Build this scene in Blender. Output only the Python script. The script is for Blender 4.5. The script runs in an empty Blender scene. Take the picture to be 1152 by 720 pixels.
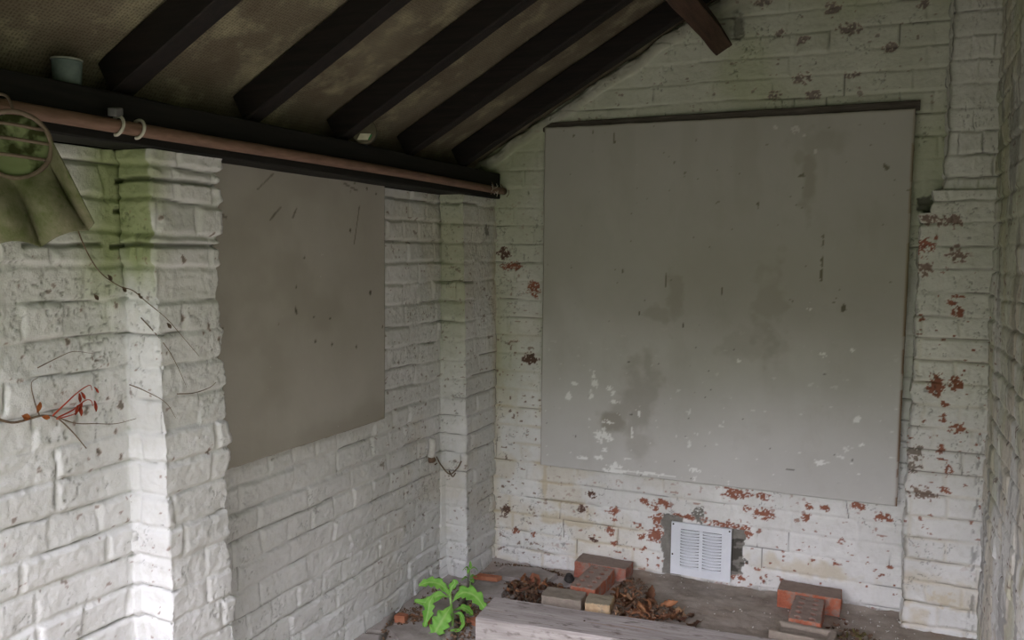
import bpy, bmesh, math, random
import numpy as np
from mathutils import Vector, Matrix, Euler
from mathutils import noise as mnoise
R = math.radians
random.seed(7)
scene = bpy.context.scene
COL = scene.collection

# ------------------------------------------------------------------ camera
def make_camera():
    cd = bpy.data.cameras.new('camera'); cam = bpy.data.objects.new('camera', cd); COL.objects.link(cam)
    f = 960.0
    dY = Vector((997-576, 288-360, f)).normalized()
    r = R(0.6); h = Vector((math.cos(r), math.sin(r), 0))
    up = h.cross(dY).normalized()
    if up[1] > 0: up = -up
    X = dY.cross(up)
    # columns X, dY, up are the world axes in (right, down, forward) camera space
    right = Vector((X[0], dY[0], up[0])); down = Vector((X[1], dY[1], up[1])); fwd = Vector((X[2], dY[2], up[2]))
    m = Matrix((( right[0], -down[0], -fwd[0], 1.4821),
                ( right[1], -down[1], -fwd[1], -3.2335),
                ( right[2], -down[2], -fwd[2], 1.3212),
                (0, 0, 0, 1)))
    cam.matrix_world = m
    cd.sensor_width = 36; cd.sensor_fit = 'HORIZONTAL'; cd.lens = f/1152*36
    cd.clip_start = 0.02
    scene.camera = cam
make_camera()

# ------------------------------------------------------------------ world, exposure
SKY_STRENGTH = 1.0
def make_world():
    w = bpy.data.worlds.new('overcast_sky'); scene.world = w; w.use_nodes = True
    nt = w.node_tree; nt.nodes.clear()
    out = nt.nodes.new('ShaderNodeOutputWorld'); bg = nt.nodes.new('ShaderNodeBackground')
    tc = nt.nodes.new('ShaderNodeTexCoord'); sx = nt.nodes.new('ShaderNodeSeparateXYZ')
    nz = nt.nodes.new('ShaderNodeTexNoise'); nz.inputs['Scale'].default_value = 6
    ad = nt.nodes.new('ShaderNodeMath'); ad.operation = 'MULTIPLY_ADD'
    ad.inputs[1].default_value = 0.22; 
    rp = nt.nodes.new('ShaderNodeValToRGB'); e = rp.color_ramp.elements
    e[0].position = 0.0; e[0].color = (0.02, 0.028, 0.010, 1)
    e[1].position = 1.0; e[1].color = (0.93, 0.90, 1.04, 1)
    for p, c in ((0.20, (0.045, 0.062, 0.022, 1)), (0.30, (0.09, 0.12, 0.05, 1)), (0.35, (0.94, 0.91, 1.03, 1))):
        k = rp.color_ramp.elements.new(p); k.color = c
    L = nt.links.new
    L(tc.outputs['Generated'], sx.inputs[0]); L(tc.outputs['Generated'], nz.inputs['Vector'])
    L(nz.outputs[0], ad.inputs[0]); L(sx.outputs[2], ad.inputs[2])
    # unseen tree line, raised to the right to dim the left wall's faces
    mx = nt.nodes.new('ShaderNodeMath'); mx.operation = 'SUBTRACT'; mx.inputs[1].default_value = 0.15; mx.use_clamp = True
    ml = nt.nodes.new('ShaderNodeMath'); ml.operation = 'MULTIPLY_ADD'; ml.inputs[1].default_value = -0.6
    L(sx.outputs[0], mx.inputs[0]); L(mx.outputs[0], ml.inputs[0]); L(ad.outputs[0], ml.inputs[2])
    L(ml.outputs[0], rp.inputs[0]); L(rp.outputs[0], bg.inputs[0]); L(bg.outputs[0], out.inputs[0])
    bg.inputs[1].default_value = SKY_STRENGTH
make_world()
scene.view_settings.view_transform = 'Standard'
try: scene.view_settings.look = 'None'
except Exception: pass
scene.view_settings.gamma = 1; scene.view_settings.use_curve_mapping = False
scene.view_settings.exposure = 3.68

# ------------------------------------------------------------------ helpers
def tag(o, label=None, cat=None, group=None, kind=None):
    if label: o['label'] = label
    if cat: o['category'] = cat
    if group: o['group'] = group
    if kind: o['kind'] = kind
    return o
def link_mesh(name, me, mat=None, parent=None):
    o = bpy.data.objects.new(name, me); COL.objects.link(o)
    if mat: me.materials.append(mat)
    if parent: o.parent = parent
    return o
def from_bm(name, bm, mat=None, parent=None, smooth=False):
    me = bpy.data.meshes.new(name)
    if smooth:
        for f in bm.faces: f.smooth = True
    bm.normal_update(); bm.to_mesh(me); bm.free()
    return link_mesh(name, me, mat, parent)
def empty(name, loc=(0,0,0), rot=(0,0,0)):
    o = bpy.data.objects.new(name, None); COL.objects.link(o); o.location = loc; o.rotation_euler = rot
    o.empty_display_size = 0.05
    return o
def add_box(bm, c, s, rot=None, bevel=0.0):
    m = Matrix.Translation(c) @ (rot.to_matrix().to_4x4() if rot else Matrix.Identity(4)) @ Matrix.Diagonal((s[0], s[1], s[2], 1))
    r = bmesh.ops.create_cube(bm, size=1, matrix=m)
    if bevel:
        es = list({e for v in r['verts'] for e in v.link_edges})
        bmesh.ops.bevel(bm, geom=es, offset=bevel, segments=2, affect='EDGES', profile=0.6)
def add_tube(bm, pts, rad, n=10, cap=True):
    pts = [Vector(p) for p in pts]
    rads = rad if isinstance(rad, (list, tuple)) else [rad]*len(pts)
    rings = []; prev = None
    for i, p in enumerate(pts):
        t = (pts[min(i+1, len(pts)-1)] - pts[max(i-1, 0)]).normalized()
        if prev is None:
            a = Vector((0,0,1)) if abs(t.z) < .9 else Vector((1,0,0))
            u = t.cross(a).normalized()
        else:
            u = (prev - t*prev.dot(t)).normalized()
        v = t.cross(u); prev = u
        rings.append([bm.verts.new(p + (u*math.cos(2*math.pi*k/n) + v*math.sin(2*math.pi*k/n))*rads[i]) for k in range(n)])
    for a, b in zip(rings, rings[1:]):
        for k in range(n): bm.faces.new((a[k], a[(k+1)%n], b[(k+1)%n], b[k]))
    if cap:
        bm.faces.new(rings[0][::-1]); bm.faces.new(rings[-1])
    return rings
def spline(pts, n=8):
    pts = [Vector(p) for p in pts]; out = []
    P = [pts[0]*2-pts[1]] + pts + [pts[-1]*2-pts[-2]]
    for i in range(1, len(P)-2):
        for k in range(n):
            t = k/n
            out.append(0.5*((2*P[i]) + (P[i+1]-P[i-1])*t + (2*P[i-1]-5*P[i]+4*P[i+1]-P[i+2])*t*t + (3*P[i]-P[i-1]-3*P[i+1]+P[i+2])*t**3))
    out.append(pts[-1]); return out

# numpy value noise -------------------------------------------------
def vnoise(x, y, seed=0):
    rng = np.random.RandomState(seed); T = rng.rand(256, 256)
    xi = np.floor(x).astype(int); yi = np.floor(y).astype(int)
    fx = x-xi; fy = y-yi; fx = fx*fx*(3-2*fx); fy = fy*fy*(3-2*fy)
    a = T[xi % 256, yi % 256]; b = T[(xi+1) % 256, yi % 256]; c = T[xi % 256, (yi+1) % 256]; d = T[(xi+1) % 256, (yi+1) % 256]
    return (a*(1-fx)+b*fx)*(1-fy) + (c*(1-fx)+d*fx)*fy
def fbm(x, y, seed=0, oct=4):
    s = 0; a = 1; tot = 0
    for o in range(oct):
        s = s + a*vnoise(x*2**o+17*o, y*2**o+31*o, seed+o); tot += a; a *= 0.5
    return s/tot
def sstep(a, b, x):
    t = np.clip((x-a)/(b-a), 0, 1); return t*t*(3-2*t)
def blob(S, Z, cx, cz, rx, rz, seed, soft=0.25, rough=0.9):
    d = np.sqrt(((S-cx)/rx)**2 + ((Z-cz)/rz)**2)
    n = (fbm(S*80, Z*95, seed, 4) if soft < .45 else fbm(S*22, Z*22, seed, 4))-0.5
    return 1-sstep(1-soft, 1+soft, d + n*rough*2.2 + (.9 if soft < .2 else 0)*sstep(.62, .66, fbm(S*140, Z*170, seed+5, 3)))

def grid_mesh(name, P, attrs=None, mask=None, mat=None, parent=None, smooth=True, extra=None):
    """P: (n, m, 3) positions; attrs: name -> (n, m, 3); mask: (n-1, m-1) keep; extra: (verts, faces)"""
    n, m = P.shape[:2]
    idx = np.arange(n*m).reshape(n, m)
    q = np.stack([idx[:-1,:-1], idx[1:,:-1], idx[1:,1:], idx[:-1,1:]], -1)
    q = q[mask] if mask is not None else q.reshape(-1, 4)
    V = P.reshape(-1, 3)
    nv = len(V); F = q
    if extra is not None:
        V = np.concatenate([V, np.array(extra[0], float)]); F = np.concatenate([F, np.array(extra[1], int)+nv])
    me = bpy.data.meshes.new(name)
    me.vertices.add(len(V)); me.vertices.foreach_set('co', V.astype(np.float32).ravel())
    me.loops.add(len(F)*4); me.loops.foreach_set('vertex_index', F.astype(np.int32).ravel())
    me.polygons.add(len(F)); me.polygons.foreach_set('loop_start', (np.arange(len(F))*4).astype(np.int32))
    me.polygons.foreach_set('loop_total', np.full(len(F), 4, np.int32))
    sm = np.zeros(len(F), bool); sm[:len(q)] = smooth
    me.polygons.foreach_set('use_smooth', sm)
    me.update(calc_edges=True)
    for k, a in (attrs or {}).items():
        at = me.attributes.new(k, 'FLOAT_COLOR', 'POINT')
        c = np.zeros((len(V), 4), np.float32); c[:, 3] = 1; c[:nv, :3] = a.reshape(-1, 3)
        at.data.foreach_set('color', c.ravel())
    return link_mesh(name, me, mat, parent)
def box_vf(x0, x1, y0, y1, z0, z1):
    v = [(x0,y0,z0),(x1,y0,z0),(x1,y1,z0),(x0,y1,z0),(x0,y0,z1),(x1,y0,z1),(x1,y1,z1),(x0,y1,z1)]
    f = [(0,3,2,1),(4,5,6,7),(0,1,5,4),(1,2,6,5),(2,3,7,6),(3,0,4,7)]
    return v, f

# ------------------------------------------------------------------ materials
class NT:
    def __init__(s, name):
        s.m = bpy.data.materials.new(name); s.m.use_nodes = True; s.t = s.m.node_tree
        s.b = s.t.nodes['Principled BSDF']
    def n(s, typ, **kw):
        nd = s.t.nodes.new('ShaderNode'+typ)
        for k, v in kw.items(): setattr(nd, k, v)
        return nd
    def l(s, a, b): s.t.links.new(a, b)
    def val(s, x):
        return x
    def set(s, sock, v):
        if isinstance(v, (int, float)): sock.default_value = v
        elif isinstance(v, tuple): sock.default_value = v if len(v) == 4 or len(sock.default_value) == 3 else (*v, 1)
        else: s.l(v, sock)
    def coord(s, kind='Object'):
        return s.n('TexCoord').outputs[kind]
    def noise(s, scale, detail=4, rough=0.5, vec=None, stretch=None, kind='Object'):
        nd = s.n('TexNoise'); nd.inputs['Scale'].default_value = scale; nd.inputs['Detail'].default_value = detail
        nd.inputs['Roughness'].default_value = rough
        v = vec or s.coord(kind)
        if stretch:
            mp = s.n('Mapping'); mp.inputs['Scale'].default_value = stretch; s.l(v, mp.inputs[0]); v = mp.outputs[0]
        s.l(v, nd.inputs['Vector']); return nd.outputs[0]
    def ramp(s, fac, a, b, ca=(0,0,0), cb=(1,1,1)):
        r = s.n('ValToRGB'); e = r.color_ramp.elements
        e[0].position = a; e[1].position = b; e[0].color = (*ca, 1); e[1].color = (*cb, 1)
        s.l(fac, r.inputs[0]); return r.outputs[0]
    def mix(s, fac, a, b, mode='MIX'):
        m = s.n('MixRGB', blend_type=mode); s.set(m.inputs[0], fac); s.set(m.inputs[1], a); s.set(m.inputs[2], b)
        return m.outputs[0]
    def math(s, op, a, b=0.0):
        m = s.n('Math', operation=op); s.set(m.inputs[0], a); s.set(m.inputs[1], b); return m.outputs[0]
    def attr(s, name):
        a = s.n('Attribute'); a.attribute_name = name
        sp = s.n('SeparateColor'); s.l(a.outputs['Color'], sp.inputs[0]); return sp.outputs
    def bump(s, h, strength=0.3, dist=0.002, prev=None):
        b = s.n('Bump'); b.inputs['Strength'].default_value = strength; b.inputs['Distance'].default_value = dist
        s.l(h, b.inputs['Height'])
        if prev: s.l(prev, b.inputs['Normal'])
        return b.outputs[0]
    def done(s, col, rough=0.8, normal=None, metal=0.0, spec=0.3):
        s.set(s.b.inputs['Base Color'], col); s.set(s.b.inputs['Roughness'], rough)
        s.set(s.b.inputs['Metallic'], metal); s.b.inputs['Specular IOR Level'].default_value = spec
        if normal: s.l(normal, s.b.inputs['Normal'])
        return s.m

def mat_paint(name, ca, cb):
    t = NT(name)
    base = t.mix(t.ramp(t.noise(3.5, 5, .6), .35, .7), ca, cb)
    base = t.mix(t.math('MULTIPLY', t.ramp(t.noise(38, 4, .65), .5, .72), .35), base, (0.50, .48, .43))
    m1 = t.attr('mask_a'); m2 = t.attr('mask_b')
    base = t.mix(t.math('MULTIPLY', m2[1], .75), base, (0.50, .39, .20))       # ochre stain
    base = t.mix(t.math('MULTIPLY', m1[1], .92), base, (0.31, .36, .15))        # algae, and dim green shade painted up the walls
    cem = t.mix(t.noise(60, 4, .7), (0.10, .095, .085), (.30, .28, .25))
    base = t.mix(m2[0], base, cem)
    brick = t.mix(t.noise(45, 4, .6), (0.19, .070, .045), (.37, .145, .09))
    brick = t.mix(m2[2], brick, t.mix(t.noise(60, 4, .6), (0.13, .115, .10), (.30, .25, .21)))
    base = t.mix(m1[0], base, brick)
    base = t.mix(t.math('MULTIPLY', m1[2], .9), base, (0.045, .040, .032))      # cobweb dirt in the cracks; painted dark of hollows too
    # fine specks
    sp = t.ramp(t.noise(130, 2, .5), .74, .78)
    base = t.mix(t.math('MULTIPLY', sp, .55), base, (0.16, .13, .10))
    nm = t.bump(t.noise(110, 6, .7), .8, .0035)
    nm = t.bump(t.noise(300, 4, .65), .6, .002, nm)
    return t.done(base, .62, nm, spec=.35)
def mat_simple(name, ca, cb, scale=20, rough=.8, bump=.3, bscale=120, stretch=None, metal=0, spec=.3, dist=.002):
    t = NT(name)
    c = t.mix(t.ramp(t.noise(scale, 5, .6, stretch=stretch), .3, .7), ca, cb)
    return t.done(c, rough, t.bump(t.noise(bscale, 4, .6, stretch=stretch), bump, dist), metal, spec)

# flaked-paint patches on the brick: x, z, half width, half height, kind
CHIPS_WC = [(0.065, 1.265, 0.044, 0.015, 0), (0.165, 1.172, 0.025, 0.029, 0), (0.028, 1.319, 0.026, 0.022, 2), (0.157, 0.882, 0.029, 0.018, 2), (1.28, 2.176, 0.028, 0.019, 1), (1.331, 2.102, 0.031, 0.018, 1), (1.18, 2.076, 0.022, 0.013, 1), (1.467, 2.03, 0.024, 0.015, 1), (1.182, 1.946, 0.032, 0.019, 1), (1.349, 1.947, 0.022, 0.009, 1), (1.087, 1.89, 0.019, 0.013, 1), (1.223, 1.888, 0.022, 0.013, 1), (1.104, 2.107, 0.013, 0.016, 1), (1.045, 2.221, 0.032, 0.016, 1), (1.564, 2.161, 0.018, 0.015, 1), (1.003, 0.424, 0.054, 0.017, 0), (1.097, 0.425, 0.023, 0.013, 0), (1.106, 0.359, 0.033, 0.02, 0), (1.041, 0.37, 0.017, 0.01, 0), (0.652, 0.348, 0.018, 0.014, 0), (0.685, 0.331, 0.021, 0.014, 0), (0.72, 0.349, 0.028, 0.014, 0), (0.708, 0.277, 0.028, 0.024, 0), (0.698, 0.215, 0.038, 0.028, 0), (0.641, 0.203, 0.014, 0.011, 0), (0.825, 0.307, 0.055, 0.01, 0), (0.951, 0.296, 0.054, 0.014, 0), (1.037, 0.281, 0.027, 0.02, 0), (1.013, 0.098, 0.03, 0.01, 0), (1.514, 0.401, 0.028, 0.016, 0), (1.426, 0.428, 0.022, 0.013, 0), (1.316, 0.407, 0.019, 0.01, 0), (1.261, 0.406, 0.016, 0.01, 0), (0.513, 0.21, 0.014, 0.018, 0), (0.526, 0.157, 0.014, 0.011, 0), (0.443, 0.159, 0.014, 0.011, 2), (0.428, 0.348, 0.018, 0.014, 2), (0.392, 0.281, 0.018, 0.014, 2), (0.523, 0.291, 0.018, 0.014, 0), (0.098, 0.15, 0.015, 0.011, 0), (0.179, 0.15, 0.011, 0.011, 0), (0.056, 0.233, 0.015, 0.023, 2), (0.565, 0.06, 0.021, 0.011, 0), (0.743, 0.125, 0.017, 0.01, 0), (1.247, 0.361, 0.013, 0.016, 0)]
CHIPS_PC = [(1.605, 1.447, 0.023, 0.017, 1), (1.634, 1.433, 0.009, 0.017, 1), (1.675, 1.438, 0.026, 0.02, 1), (1.591, 1.357, 0.035, 0.029, 0), (1.696, 1.327, 0.026, 0.026, 1), (1.599, 1.282, 0.023, 0.026, 1), (1.682, 1.173, 0.015, 0.012, 0), (1.705, 1.139, 0.02, 0.017, 0), (1.65, 0.898, 0.026, 0.032, 0), (1.71, 0.906, 0.02, 0.023, 0), (1.677, 0.835, 0.012, 0.009, 0), (1.676, 0.791, 0.012, 0.015, 0), (1.722, 0.759, 0.026, 0.018, 0), (1.594, 0.669, 0.03, 0.024, 2), (1.591, 0.611, 0.024, 0.021, 2), (1.679, 0.683, 0.012, 0.021, 0), (1.697, 0.614, 0.012, 0.026, 0), (1.627, 0.53, 0.042, 0.021, 1), (1.698, 0.548, 0.018, 0.009, 0)]

# ------------------------------------------------------------------ brick walls
WHITE = mat_paint('flaking_white_paint_on_brick', (.64, .635, .62), (.81, .805, .80))
WHITE_L = mat_paint('lumpy_white_paint_on_brick', (.64, .635, .63), (.78, .775, .785))
CH = 0.0752
def brick_field(S, Z, seed, joint=0.0055, lump=1.0, fill=0.35, header_every=3):
    rng = np.random.RandomState(seed)
    Zw = Z + (fbm(S*2.2, Z*2.2, seed+1, 2)-.5)*.014*lump + (fbm(S*14, Z*14, seed+2, 2)-.5)*.007*lump
    Sw = S + (fbm(S*9+5, Z*9, seed+3, 2)-.5)*.016
    k = np.floor(Zw/CH).astype(int); fz = Zw/CH-k
    dz = np.minimum(fz, 1-fz)*CH
    ds = np.full(S.shape, 1.0); bid = np.zeros(S.shape, int)
    for c in range(k.min(), k.max()+1):
        m = k == c
        if not m.any(): continue
        js = [-0.6-rng.rand()*.22]
        hd = (c % header_every == 0)
        while js[-1] < 5: js.append(js[-1] + (0.113 if hd or rng.rand() < .12 else 0.225)*(1+rng.randn()*.04))
        js = np.array(js); s = Sw[m]; i = np.searchsorted(js, s)
        ds[m] = np.minimum(s-js[i-1], js[i]-s); bid[m] = i + 97*(c+50)
    T = np.random.RandomState(seed+9).rand(4096)
    br = T[bid % 4096]; bt = T[(bid*7+3) % 4096]
    jf = fbm(S*5, Z*5, seed+4, 3)
    depth = sstep(.18, .75, jf)*(1-fill)+fill*.4
    eb = sstep(0.001, joint+.005, dz); es = sstep(0.001, joint+.005, ds)
    groove = 1-np.minimum(eb, 1-(1-es)*.75)
    h = -joint*1.15*groove*depth*1.3 + (br-.5)*.007*lump*np.minimum(eb, es) + (bt-.5)*(fz-.5)*.012*lump
    h += (fbm(S*6, Z*6, seed+5, 2)-.5)*.011*lump + (fbm(S*26, Z*30, seed+6, 3)-.5)*.0048*lump + (fbm(S*85, Z*85, seed+7, 3)-.5)*.0036*lump
    # open cracks running along parts of the bed and cross joints
    cn = fbm(S*4.5+9, Z*9, seed+8, 3)
    crack = (1-sstep(.0, .0030, dz))*sstep(.53, .64, cn)
    crack = np.maximum(crack, (1-sstep(.0, .0028, ds))*sstep(.63, .69, fbm(S*8, Z*6, seed+11, 3)))
    sc = np.abs(fbm(S*16+3, Z*16, seed+12, 4)-.5)
    crack = np.maximum(crack, (1-sstep(.0, .010, sc))*sstep(.57, .64, fbm(S*4.5, Z*4.5, seed+13, 3))*.7)
    sc2 = np.abs(fbm(S*38+7, Z*30, seed+15, 3)-.5)
    crack = np.maximum(crack, (1-sstep(.0, .02, sc2))*sstep(.56, .63, fbm(S*9, Z*9, seed+16, 3))*.7)
    h -= crack*.006
    return h, crack, groove*depth
def speckle(S, Z, seed, thr, f=45):
    return sstep(thr, thr+.03, fbm(S*f, Z*f*1.4, seed, 3))

def path_grid(pts, step):
    """unroll a plan polyline: s values, xy, normals (to the left of travel) with mitred corners"""
    pts = [np.array(p, float) for p in pts]; out_s=[]; out_p=[]; out_n=[]; s0 = 0
    for i in range(len(pts)-1):
        a, b = pts[i], pts[i+1]; L = np.linalg.norm(b-a); d = (b-a)/L; nrm = np.array([-d[1], d[0]])
        n = max(2, int(round(L/step)))
        for k in range(n + (1 if i == len(pts)-2 else 0)):
            q = nrm.copy()
            if k == 0 and i > 0:
                d0 = (pts[i]-pts[i-1]); d0 /= np.linalg.norm(d0); q = q + np.array([-d0[1], d0[0]])
            out_s.append(s0+L*k/n); out_p.append(a+d*L*k/n); out_n.append(q)
        s0 += L
    return np.array(out_s), np.array(out_p), np.array(out_n)

STEP = .0036
RZ, RS = 1.745, .574            # felt plane z = RZ + RS x ; rafters' underside 0.085 lower
def roof(x): return RZ + RS*x

# back wall: x from -0.12 to 1.80 at y = 0, faces -y
def wall_back():
    xs = np.arange(-.13, 1.86, STEP); zs = np.arange(-.12, 2.86, STEP)
    S, Z = np.meshgrid(xs, zs, indexing='ij')
    h, crack, groove = brick_field(S, Z, 11, joint=.0045, lump=.62, fill=.55)
    chip = np.zeros_like(S); dark = np.zeros_like(S); cem = np.zeros_like(S); black = np.zeros_like(S)
    WC = CHIPS_WC
    for i, (cx, cz, rx, rz, k) in enumerate(WC):
        b = blob(S, Z, cx, cz, rx*1.05, rz*1.05, 100+i, .10, .85)
        chip = np.maximum(chip, b)
        if k == 1: dark = np.maximum(dark, b)
        if k == 2: black = np.maximum(black, b)
    low = sstep(.62, .2, Z)
    chip = np.maximum(chip, speckle(S, Z, 41, .735)*low*sstep(.15, .5, S))
    sp2 = speckle(S, Z, 42, .74, 60)*sstep(1.95, .6, Z)*sstep(.5, .1, S)
    chip = np.maximum(chip, sp2); dark = np.maximum(dark, sp2*.9)
    sp3 = speckle(S, Z, 43, .79, 40)*sstep(1.75, 1.9, Z)
    chip = np.maximum(chip, sp3*.8); dark = np.maximum(dark, sp3)
    # cement round the air vent
    e = (fbm(S*30, Z*30, 51, 3)-.5)*.03
    cem = np.maximum(cem, ((S > .722+e)*(S < .80)*(Z > .07)*(Z < .305+e)).astype(float))
    cem = np.maximum(cem, ((S > .95)*(S < 1.035+e*1.6)*(Z > .11+e)*(Z < .285)).astype(float))
    cem = np.maximum(cem, blob(S, Z, .865, .318, .024, .03, 52, .1, .8))
    dpatch = ((S > .95)*(S < 1.04+e*2)*(Z > .12)*(Z < .25)).astype(float)*sstep(.42, .56, fbm(S*40, Z*40, 55, 3))
    low_strip = sstep(.022, .0, Z-.055*sstep(.25, .7, S)+e*.6)
    cem = np.maximum(cem, low_strip*.8)
    black = np.maximum(black, blob(S, Z, 1.60, 1.497, .028, .030, 56, .3, .6))  # dark of the hollow beside the pier, painted into the colour
    black = np.maximum(black, .8*blob(S, Z, .955, 2.15, .022, .05, 57, .4, .6))  # shadowed gap beside the purlin, painted as a dark patch
    h = h*(1-cem) + cem*(-.006) - .010*sstep(.5, 1, black)*(Z > 1.4)
    h -= chip*.0022
    # ochre damp stains along the joints low on the left and around the corner
    och = np.clip(sstep(.40, .60, fbm(S*7, Z*9, 61, 4))*sstep(1.3, .5, Z)*sstep(1.0, .35, S)*(.35+groove*1.2), 0, .85)
    och = np.maximum(och, .75*blob(S, Z, .33, .225, .10, .022, 62, .5, 1.2))
    och = np.maximum(och, .8*blob(S, Z, .228, .39, .011, .075, 63, .5, 1.0))
    och = np.maximum(och, .6*blob(S, Z, 1.32, .165, .15, .03, 64, .6, 1.2))
    och = np.maximum(och, .5*blob(S, Z, 1.13, .18, .05, .03, 65, .6, 1.2))
    och = np.maximum(och, .45*sstep(.04, .0, S)*sstep(1.3, .9, Z))
    och = np.maximum(och, groove*.9*sstep(1.25, .5, Z)*sstep(.5, .2, S)*sstep(.4,.55,fbm(S*4, Z*4, 66, 2)))
    alg_shade = np.clip(sstep(.95, 1.7, Z)*.50 + sstep(.35, .65, fbm(S*3, Z*3, 71, 3))*sstep(.9, 1.5, Z)*.22, 0, 1)  # algae, mixed with painted shade that dims the wall towards the roof
    alg_shade = np.maximum(alg_shade, .55*sstep(.09, .0, np.abs(Z-1.87))*sstep(.2, .4, S)*sstep(.3,.6,fbm(S*4, Z*8, 72, 3)))
    alg_shade = np.maximum(alg_shade, .4*sstep(.18, .0, S)*sstep(.55, .9, Z))
    crack *= sstep(.0, .01, np.abs(h)+.01)
    P = np.stack([S, -h, Z], -1)
    # mortar fillet bedded along the sloping top under the last rafter
    zr = roof(S)-.012
    fil = sstep(.030, .008, np.abs(Z-zr+.018+(fbm(S*12, Z*2, 81, 3)-.5)*.03))
    P[..., 1] -= fil*.035*(.6+.8*fbm(S*30, Z*30, 82, 3))
    cem = np.maximum(cem, fil*.55)
    ma = np.stack([chip*(1-cem), alg_shade, np.maximum(np.maximum(crack*.85, dpatch), black*.85)], -1); mb = np.stack([cem, och, dark], -1)
    mask = (Z < roof(S)+.03)[:-1, :-1]
    v, f = [(-.35,.02,-.12),(1.86,.02,-.12),(1.86,.02,2.82),(-.35,.02,1.56),(-.35,.24,-.12),(1.86,.24,-.12),(1.86,.24,2.82),(-.35,.24,1.56)], [(0,1,2,3),(5,4,7,6),(0,4,5,1),(1,5,6,2),(2,6,7,3),(3,7,4,0)]
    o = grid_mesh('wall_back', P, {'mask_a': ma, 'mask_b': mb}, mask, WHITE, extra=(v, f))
    tag(o, 'white-painted brick back wall with flaked patches of red brick', 'wall', kind='structure')
    return o
def pier_back():
    """brick pier in the right corner of the back wall, stepped back near its top"""
    s, p, n = path_grid([(1.578, .0), (1.578, -.11), (1.83, -.11)], STEP)
    n = -n
    zs = np.arange(-.12, 2.86, STEP)
    S, Z = np.meshgrid(s+1.47, zs, indexing='ij')
    h, crack, groove = brick_field(S, Z, 23, joint=.0055, lump=.85, fill=.45, header_every=2)
    X = p[:, 0][:, None] + np.zeros_like(Z); Y = p[:, 1][:, None] + np.zeros_like(Z)
    chip = np.zeros_like(S); dark = np.zeros_like(S)
    front = (s > .108)[:, None]
    for i, (cx, cz, rx, rz, k) in enumerate(CHIPS_PC):
        b = blob(X, Z, cx, cz, rx*.92, rz*.92, 200+i, .1, 1.1)*front
        chip = np.maximum(chip, b)
        if k: dark = np.maximum(dark, b*(.8 if k == 1 else 1))
    chip = np.maximum(chip, speckle(S, Z, 44, .77)*sstep(1.4, 1.2, Z)*sstep(.2, .5, Z))
    step1 = (Z > 1.462).astype(float)*.036; step2 = (Z > 1.537).astype(float)*.030
    shift = step1+step2
    edge = sstep(.16, .10, X-1.578)*((fbm(S*3, Z*28, 91, 3)-.5)*.018)
    X2 = X + shift*sstep(1.80, 1.578, X) + edge
    # the splayed-off top of the pier sits slightly back
    Y = Y + (Z > 1.537)*front*.018
    och = np.clip(sstep(.45, .6, fbm(S*8, Z*10, 92, 4))*sstep(.3, .1, Z)*.6 + groove*.55*sstep(1.3, .8, Z), 0, 1)
    och = np.maximum(och, .75*blob(X, Z, 1.70, .175, .035, .025, 93, .4, 1.0)*front)
    och = np.maximum(och, .45*blob(X, Z, 1.67, .235, .09, .022, 94, .5, 1.0)*front)
    alg_shade = np.clip(sstep(.9, 1.4, Z)*.33, 0, 1)
    drt = crack*.8
    drt = np.maximum(drt, (.8*sstep(.03, .0, s)[:, None]+.6*sstep(.012, .0, np.abs(s-.11))[:, None])*sstep(.45, .55, fbm(S*30, Z*9, 96, 3)))
    drt = np.maximum(drt, .6*sstep(.016, .002, np.abs(X2-1.788))*sstep(.50, .60, fbm(S*120, Z*50, 95, 3))*sstep(1.3,.5,Z))
    sgn = np.stack([X2 + h*n[:, 0][:, None], Y + h*n[:, 1][:, None], Z], -1)
    ma = np.stack([chip, alg_shade, drt], -1); mb = np.stack([np.zeros_like(S), och, dark], -1)
    mask = (Z < roof(X2)+.03)[:-1, :-1]
    o = grid_mesh('corner_pier', sgn, {'mask_a': ma, 'mask_b': mb}, mask, WHITE)
    return o
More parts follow.
